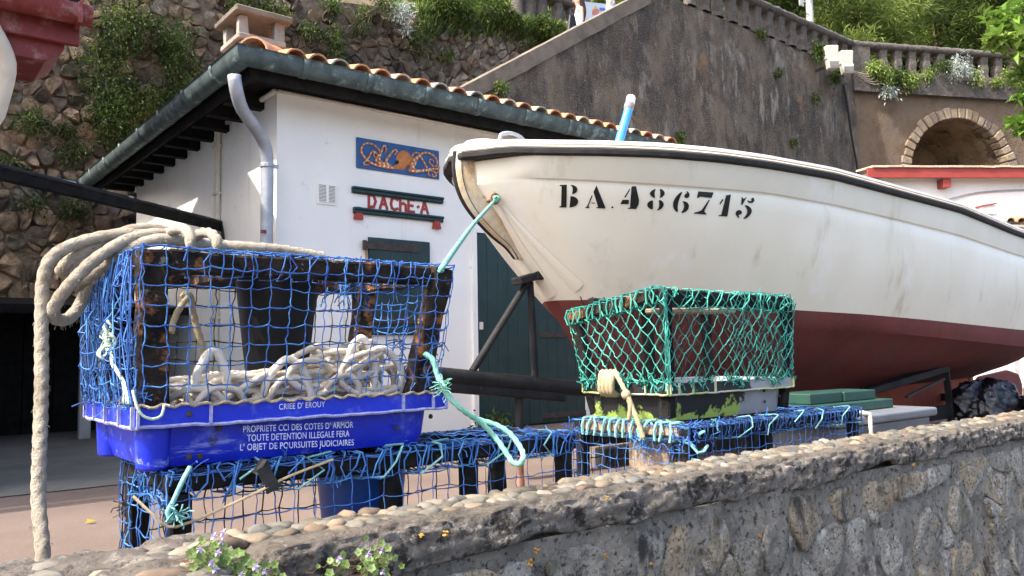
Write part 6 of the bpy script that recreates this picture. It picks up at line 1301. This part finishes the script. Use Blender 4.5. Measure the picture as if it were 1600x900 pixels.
for k, (px, d, lab) in enumerate(((1170, 29, 'pale green feathery tree left of the white lamp post'), (1225, 31, 'feathery tree directly behind the white lamp post'), (1330, 28, 'bright feathery tree right of the white lamp post'), (1400, 32, 'dark pine like tree above the corner of the balustrade'), (1470, 29, 'dark pine like tree over the left side of the arch'), (1550, 31, 'dark pine like tree over the right side of the arch'), (1640, 30, 'shaded tree at the upper right edge behind the balustrade'))):
    b = hd(px, 60, d); b.z = 8.6; cl = []
    for i in range(12): c = hd(px + RP.uniform(-62, 62), RP.uniform(-70, 82), d + RP.uniform(-2.5, 2.5)); cl.append((c, (1.0, 1.0, .7)))
    tree('feathery_tree', lab, b, 6.5, cl, 900, .30, .045, TREEC if k in (0, 1, 2) else TREEC[:4], 'trees behind the balustrade')
mb = MB()
for k in range(26000):
    px = RP.uniform(1080, 1700); c = hd(px, RP.uniform(-90, 135), RP.uniform(36, 42)); leaf(mb, c, (RP.uniform(-1, 1), RP.uniform(-1, 1), RP.uniform(-.5, 1)), RP.uniform(.4, .8), .22, tuple(V(RP.choice(DRK)) * RP.uniform(.6, 1.2)))
tag(mb.build('thicket', m_leaf, None, fixn=False), 'dark thicket filling the slope behind the feathery trees', 'thicket', kind='stuff')
mb = MB()
for k in range(9000):
    px = RP.uniform(640, 1080); c = hd(px, RP.uniform(-60, 22), RP.uniform(24, 30)); leaf(mb, c, (RP.uniform(-1, 1), RP.uniform(-1, 1), RP.uniform(-.5, 1)), RP.uniform(.3, .5), .16, tuple(V(RP.choice(YEL)) * RP.uniform(.7, 1.2)))
tag(mb.build('hedge', m_leaf, None, fixn=False), 'bright sunlit hedge glimpsed between the far dark posts', 'hedge', kind='stuff')
# broad-leaved branch reaching in at the right edge
d0 = 11.0; cl = []
for (px, py, r) in ((1572, 32, 22), (1596, 20, 24), (1590, 62, 26), (1556, 66, 11), (1612, 70, 26), (1604, 108, 18), (1612, 150, 16), (1598, 200, 11), (1622, 190, 22), (1640, 40, 30), (1650, 110, 30), (1660, 170, 26)):
    s_ = d0 / F; cl.append((hd(px, py, d0 + RP.uniform(-.4, .4)), (r * s_ * 1.1, r * s_ * 1.1, r * s_ * .95)))
b = hd(1730, 200, d0); b.z = 0
tree('fig_tree', 'broad leaved bright green tree reaching in at the right edge', b, 4.6, cl, 105, .15, .095, [(.20, .34, .045), (.16, .28, .04), (.26, .40, .07), (.12, .21, .03)], trunk_r=.12)

# small flowering plants on the front wall
def toadflax(label, pts, n, fl):
    c = hb(*pts[0], WF - .07); t = thing('toadflax', label, 'plant', c, 'flowering plants on the front wall'); lm = MB(); sm = MB(); fm = MB()
    for k in range(n):
        px, py = RP.choice(pts); p = hb(px + RP.gauss(0, 11), py + RP.gauss(0, 9), WF - RP.uniform(.055, .12)); r = RP.uniform(.006, .0115); nrm = V((RP.uniform(-.7, .3), -1, RP.uniform(-.1, .9))).normalized(); x = nrm.orthogonal().normalized(); y = nrm.cross(x); a0 = RP.uniform(0, 6.28)
        ol = [p + (x * math.cos(a0 + 2 * math.pi * i / 10) + y * math.sin(a0 + 2 * math.pi * i / 10)) * r * (1.0 if i % 2 else .74) for i in range(10)]; tn = tuple(V(RP.choice([(.24, .34, .10), (.17, .27, .07), (.30, .40, .14), (.12, .19, .05)])) * RP.uniform(.8, 1.2)); lm.add([p - nrm * .002] + ol, [(0, i + 1, (i + 1) % 10 + 1) for i in range(10)], tn)
        sm.tube([p, p + V((RP.uniform(-.01, .01), .03, -.02)), V((p.x + RP.uniform(-.02, .02), WF - .02, p.z - .03))], .0009, 3, (.10, .06, .04), False)
    for (px, py) in fl:
        p = hb(px, py, WF - .13); 
        for i in range(5): a = 2 * math.pi * i / 5 + RP.uniform(-.2, .2); d = V((math.cos(a), -.45, math.sin(a))); leaf(fm, p, d, .0095, .0075, (1, 1, 1), .1)
        sm.tube([p, p + V((0, .05, -.02))], .0008, 3, (.12, .08, .06), False)
    lm.build('leaves', m_leaf, t, fixn=False); sm.build('stems', m_leafd, t, kind='stuff'); fm.build('flowers', m_flower, t, fixn=False, kind='stuff')
toadflax('larger toadflax with mauve flowers at the left end of the wall cap', [(325, 858), (345, 868), (320, 880), (352, 885), (335, 895), (380, 893), (405, 893), (360, 870), (330, 870), (428, 893), (335, 875), (350, 880), (390, 888), (318, 870)], 105, [(334, 838), (348, 832), (312, 858), (340, 863), (331, 879), (336, 889), (399, 886), (414, 892), (377, 897), (346, 846)])
toadflax('smaller toadflax clump hanging under the wall cap', [(578, 868), (590, 862), (600, 878), (565, 885), (608, 872), (522, 878), (540, 884), (585, 890), (575, 880)], 58, [(529, 873), (575, 866), (597, 860), (598, 893)])
# weeds at the foot of the hut, a fallen leaf
for (px, lab) in ((757, 'weeds at the hut wall left of the green door'), (775, 'weeds growing at the foot of the green door')):
    p = hb(px, 668, HB - .05); p.z = .02; bush('weed', lab, 'plant', p, (.22, .08), 160, .07, .03, GRN, group='weeds along the hut', stems=6)
mb = MB(); p = hz(133, 818, .006); leaf(mb, p, (1, .2, .25), .05, .035, (.62, .45, .04)); tag(mb.build('fallen_leaf', m_leaf, None, fixn=False), 'yellow fallen leaf on the pink ground beside the hanging rope', 'leaf')

# ------------------------------------------------------------------ floodlights and the white lamp post
def flood(label, px, py):
    c = hb(px, py, AB - .45); t = thing('floodlight', label, 'floodlight', c, 'floodlights on the concrete wall'); s_ = (c - CAM).dot(FW) / F; w_ = 21 * s_; h = 21 * s_
    R_ = Matrix.Rotation(math.radians(-38), 3, 'Z') @ Matrix.Rotation(math.radians(8), 3, 'X'); mb = MB(); mb.box(c + V((0, 0, h * .28)), (w_ * .92, w_ * .7, h * 1.05), R_); bevel(mb.build('housing', m_lamp, t), .02, 1)
    mb = MB(); q = c + V((0, -.02, -h * .48)); mb.add([q + R_ @ V(v) for v in ((-w_ * .45, -w_ * .3, .10), (w_ * .45, -w_ * .3, .10), (w_ * .45, w_ * .3, .10), (-w_ * .45, w_ * .3, .10), (-w_ * .36, -w_ * .42, -.16), (w_ * .36, -w_ * .42, -.16), (w_ * .36, w_ * .1, -.2), (-w_ * .36, w_ * .1, -.2))], [(0, 1, 2, 3), (4, 5, 6, 7), (0, 1, 5, 4), (1, 2, 6, 5), (2, 3, 7, 6), (3, 0, 4, 7)]); bevel(mb.build('lamp_head', m_lamp, t), .02, 1)
    mb = MB(); mb.add([q + R_ @ V(v) for v in ((-w_ * .34, -w_ * .395, .02), (w_ * .34, -w_ * .395, .02), (w_ * .29, -w_ * .455, -.13), (-w_ * .29, -w_ * .455, -.13))], [(0, 1, 2, 3)]); mb.build('glass', m_glass, t)
    mb = MB(); mb.bar(c + V((0, .05, -h * .62)), V((c.x, AB + .02, c.z - h * .7)), .06, .05); mb.build('bracket', m_iron, t)
flood('left of the two cream floodlights on the concrete wall', 1298, 89); flood('right, slightly lower of the two cream floodlights', 1321, 97)
p = hd(1267, 60, 26); t = thing('lamp_post', 'white lamp post rising behind the slanting balustrade', 'lamp post', (p.x, p.y, 8.6))
mb = MB(); mb.lathe((p.x, p.y, 8.6), [(.16, 0), (.16, .1), (.12, .15), (.12, 3.2), (.10, 5.2)], 14); po = mb.build('pole', m_whiteplastic, t, smooth=40)
mb = MB(); mb.lathe((p.x, p.y, 13.8), [(.10, 0), (.28, .15), (.30, .45), (.12, .6)], 14); mb.build('lamp_head', m_lamp, t, smooth=40); mb = MB(); q = hd(1252, 2, 26); mb.box((q.x, q.y, q.z), (.22, .05, .3)); mb.bar((p.x, p.y, q.z), (q.x, q.y, q.z), .03, .03); mb.build('side_plate', m_whiteplastic, t)

# ------------------------------------------------------------------ people on the stair behind the sloping parapet
def skinned(name, verts, edges, mat, par, sub=2):
    """verts: (x, y, z, radius) in the person's frame"""
    me = bpy.data.meshes.new(name); me.from_pydata([v[:3] for v in verts], edges, []); o = bpy.data.objects.new(name, me); C.objects.link(o)
    o.modifiers.new('skin', 'SKIN'); ly = me.skin_vertices[0] if me.skin_vertices else None
    if ly is None:
        bm = bmesh.new(); bm.from_mesh(me); bm.verts.layers.skin.verify(); bm.to_mesh(me); bm.free(); ly = me.skin_vertices[0]
    for i, v in enumerate(verts): r = v[3]; ly.data[i].radius = r if isinstance(r, tuple) else (r, r); ly.data[i].use_root = (i == 0)
    s_ = o.modifiers.new('sub', 'SUBSURF'); s_.levels = sub; s_.render_levels = sub
    dg = bpy.context.evaluated_depsgraph_get(); dg.update(); m2 = bpy.data.meshes.new_from_object(o.evaluated_get(dg)); bpy.data.objects.remove(o); bpy.data.meshes.remove(me)
    m2.materials.clear(); m2.materials.append(mat); m2.polygons.foreach_set('use_smooth', [True] * len(m2.polygons)); o = bpy.data.objects.new(name, m2); C.objects.link(o); o.parent = par; WLOC[o.name] = WLOC[par.name]; return o
def person(label, base, rz, top_mat, leg_mat, hair_mat, armL, armR, longhair=True):
    t = thing('person', label, 'person', base); t.rotation_euler = (0, 0, rz)
    # facing +x; hips .86, shoulders 1.36, head 1.52..1.66
    v = [(0, 0, .88, (.12, .15)), (0, 0, 1.02, (.095, .12)), (0, 0, 1.18, (.10, .135)), (0, 0, 1.33, (.085, .13)), (0, 0, 1.41, .052), (.02, 0, 1.47, .048), (.03, 0, 1.555, (.088, .072)), (.025, 0, 1.615, (.075, .066))]; e = [(i, i + 1) for i in range(7)]
    for sg, arm in ((1, armL), (-1, armR)):
        i0 = len(v); v += [(0, sg * .155, 1.355, .047), (*arm[0], .036), (*arm[1], .024), (*arm[2], .03)]; e += [(3, i0), (i0, i0 + 1), (i0 + 1, i0 + 2), (i0 + 2, i0 + 3)]
        h = V(arm[2]); dv = (h - V(arm[1])).normalized()
        for k in range(4): j = len(v); q = h + dv * .035 + V((.012 * (k - 1.5) * 1.2, 0, 0)); q2 = q + dv * (.05 + .008 * (k in (1, 2))) + V((.012, -sg * .006, 0)); v += [(*q, .0095), (*q2, .008)]; e += [(i0 + 3, j), (j, j + 1)]
        j = len(v); q = h + V((.035, 0, -.01)); v += [(*q, .010), (*(q + dv * .03 + V((.01, 0, 0))), .008)]; e += [(i0 + 3, j), (j, j + 1)]
    for sg, x in ((1, .10), (-1, -.08)):
        i0 = len(v); v += [(0, sg * .09, .82, .095), (x * .5, sg * .095, .47, .06), (x, sg * .095, .09, .038), (x + .10, sg * .10, .03, .035), (x + .17, sg * .10, .025, .025)]; e += [(0, i0)] + [(i0 + k, i0 + k + 1) for k in range(4)]
    skinned('body', v, e, m_skin, t)
    skinned('top', [(0, 0, .93, (.125, .155)), (0, 0, 1.03, (.108, .132)), (0, 0, 1.18, (.112, .148)), (0, 0, 1.31, (.088, .12)), (0, 0, 1.36, (.06, .09))], [(i, i + 1) for i in range(4)], top_mat, t)
    tv = [(0, 0, .95, (.125, .155)), (0, 0, .86, (.128, .165))]; te = [(0, 1)]
    for sg, x in ((1, .10), (-1, -.08)): i0 = len(tv); tv += [(0, sg * .09, .78, .102), (x * .5, sg * .095, .47, .072), (x, sg * .095, .12, .052)]; te += [(1, i0), (i0, i0 + 1), (i0 + 1, i0 + 2)]
    skinned('trousers', tv, te, leg_mat, t)
    hv = [(-.01, 0, 1.645, (.075, .075)), (-.045, 0, 1.58, (.075, .082)), (-.075, 0, 1.48, (.05, .085))] + ([(-.085, .02, 1.34, (.04, .09)), (-.07, .04, 1.2, (.03, .07)), (-.06, .05, 1.08, (.015, .04))] if longhair else []); skinned('hair', hv, [(i, i + 1) for i in range(len(hv) - 1)], hair_mat, t)
    L = lambda x, y, z: V(base) + V((x, y, z))
    mb = MB()
    mb.ball(L(.118, 0, 1.545), (.018, .013, .022), 6, 4)
    for sg in (-1, 1): mb.ball(L(.02, sg * .072, 1.55), (.018, .01, .03), 6, 4)
    mb.build('nose_and_ears', m_skin, t, smooth=True, kind='stuff')
    for sg in (-1, 1): mb = MB(); mb.ball(L(.104, sg * .03, 1.575), (.008, .011, .007), 6, 4); mb.build('eye', m_black, t, smooth=True)
    mb = MB(); mb.ball(L(.104, 0, 1.50), (.008, .024, .007), 8, 4); mb.build('mouth', m_letter, t, smooth=True)
    return t
lf = math.atan2(-_r0.y, -_r0.x)                 # facing the left of the picture
q = hb(904, 2, 11.95); base = V((q.x, 11.95, q.z - 1.56))
woman = person('woman in a white top with long brown hair carrying a black bag', base, lf + .25, m_top, m_jean, m_hair, ((.0, .20, 1.13), (.02, .22, .92), (.03, .22, .85)), ((.0, -.20, 1.12), (.10, -.17, 1.03), (.16, -.15, 1.08)))
h = hb(893.5, 22, 11.75); tb = thing('bag', 'black shoulder bag carried by the woman in white', 'bag', h)
mb = MB(); mb.add([h + V(v) for v in ((-.14, -.04, -.42), (.16, -.04, -.42), (.16, .06, -.42), (-.14, .06, -.42), (-.06, -.02, -.02), (.08, -.02, -.02), (.08, .03, -.02), (-.06, .03, -.02))], [(0, 1, 2, 3), (4, 5, 6, 7), (0, 1, 5, 4), (1, 2, 6, 5), (2, 3, 7, 6), (3, 0, 4, 7)]); bevel(mb.build('bag_body', m_black, tb), .03, 2)
mb = MB(); mb.tube(spline([h + V((-.05, 0, -.04)), h + V((-.02, 0, .08)), h + V((.04, 0, .08)), h + V((.07, 0, -.04))], .03), .012, 6); mb.build('strap', m_black, tb)
q = hb(953, -38, 12.1); base = V((q.x, 12.1, q.z - 1.56))
person('walker in a pale blue top, only a hand and hip above the parapet', base, lf + .1, m_bluetop, m_bluetop, m_hair, ((.0, .22, 1.12), (.03, .24, .93), (.04, .24, .86)), ((.02, -.2, 1.12), (.03, -.2, .9), (.04, -.2, .83)), False)
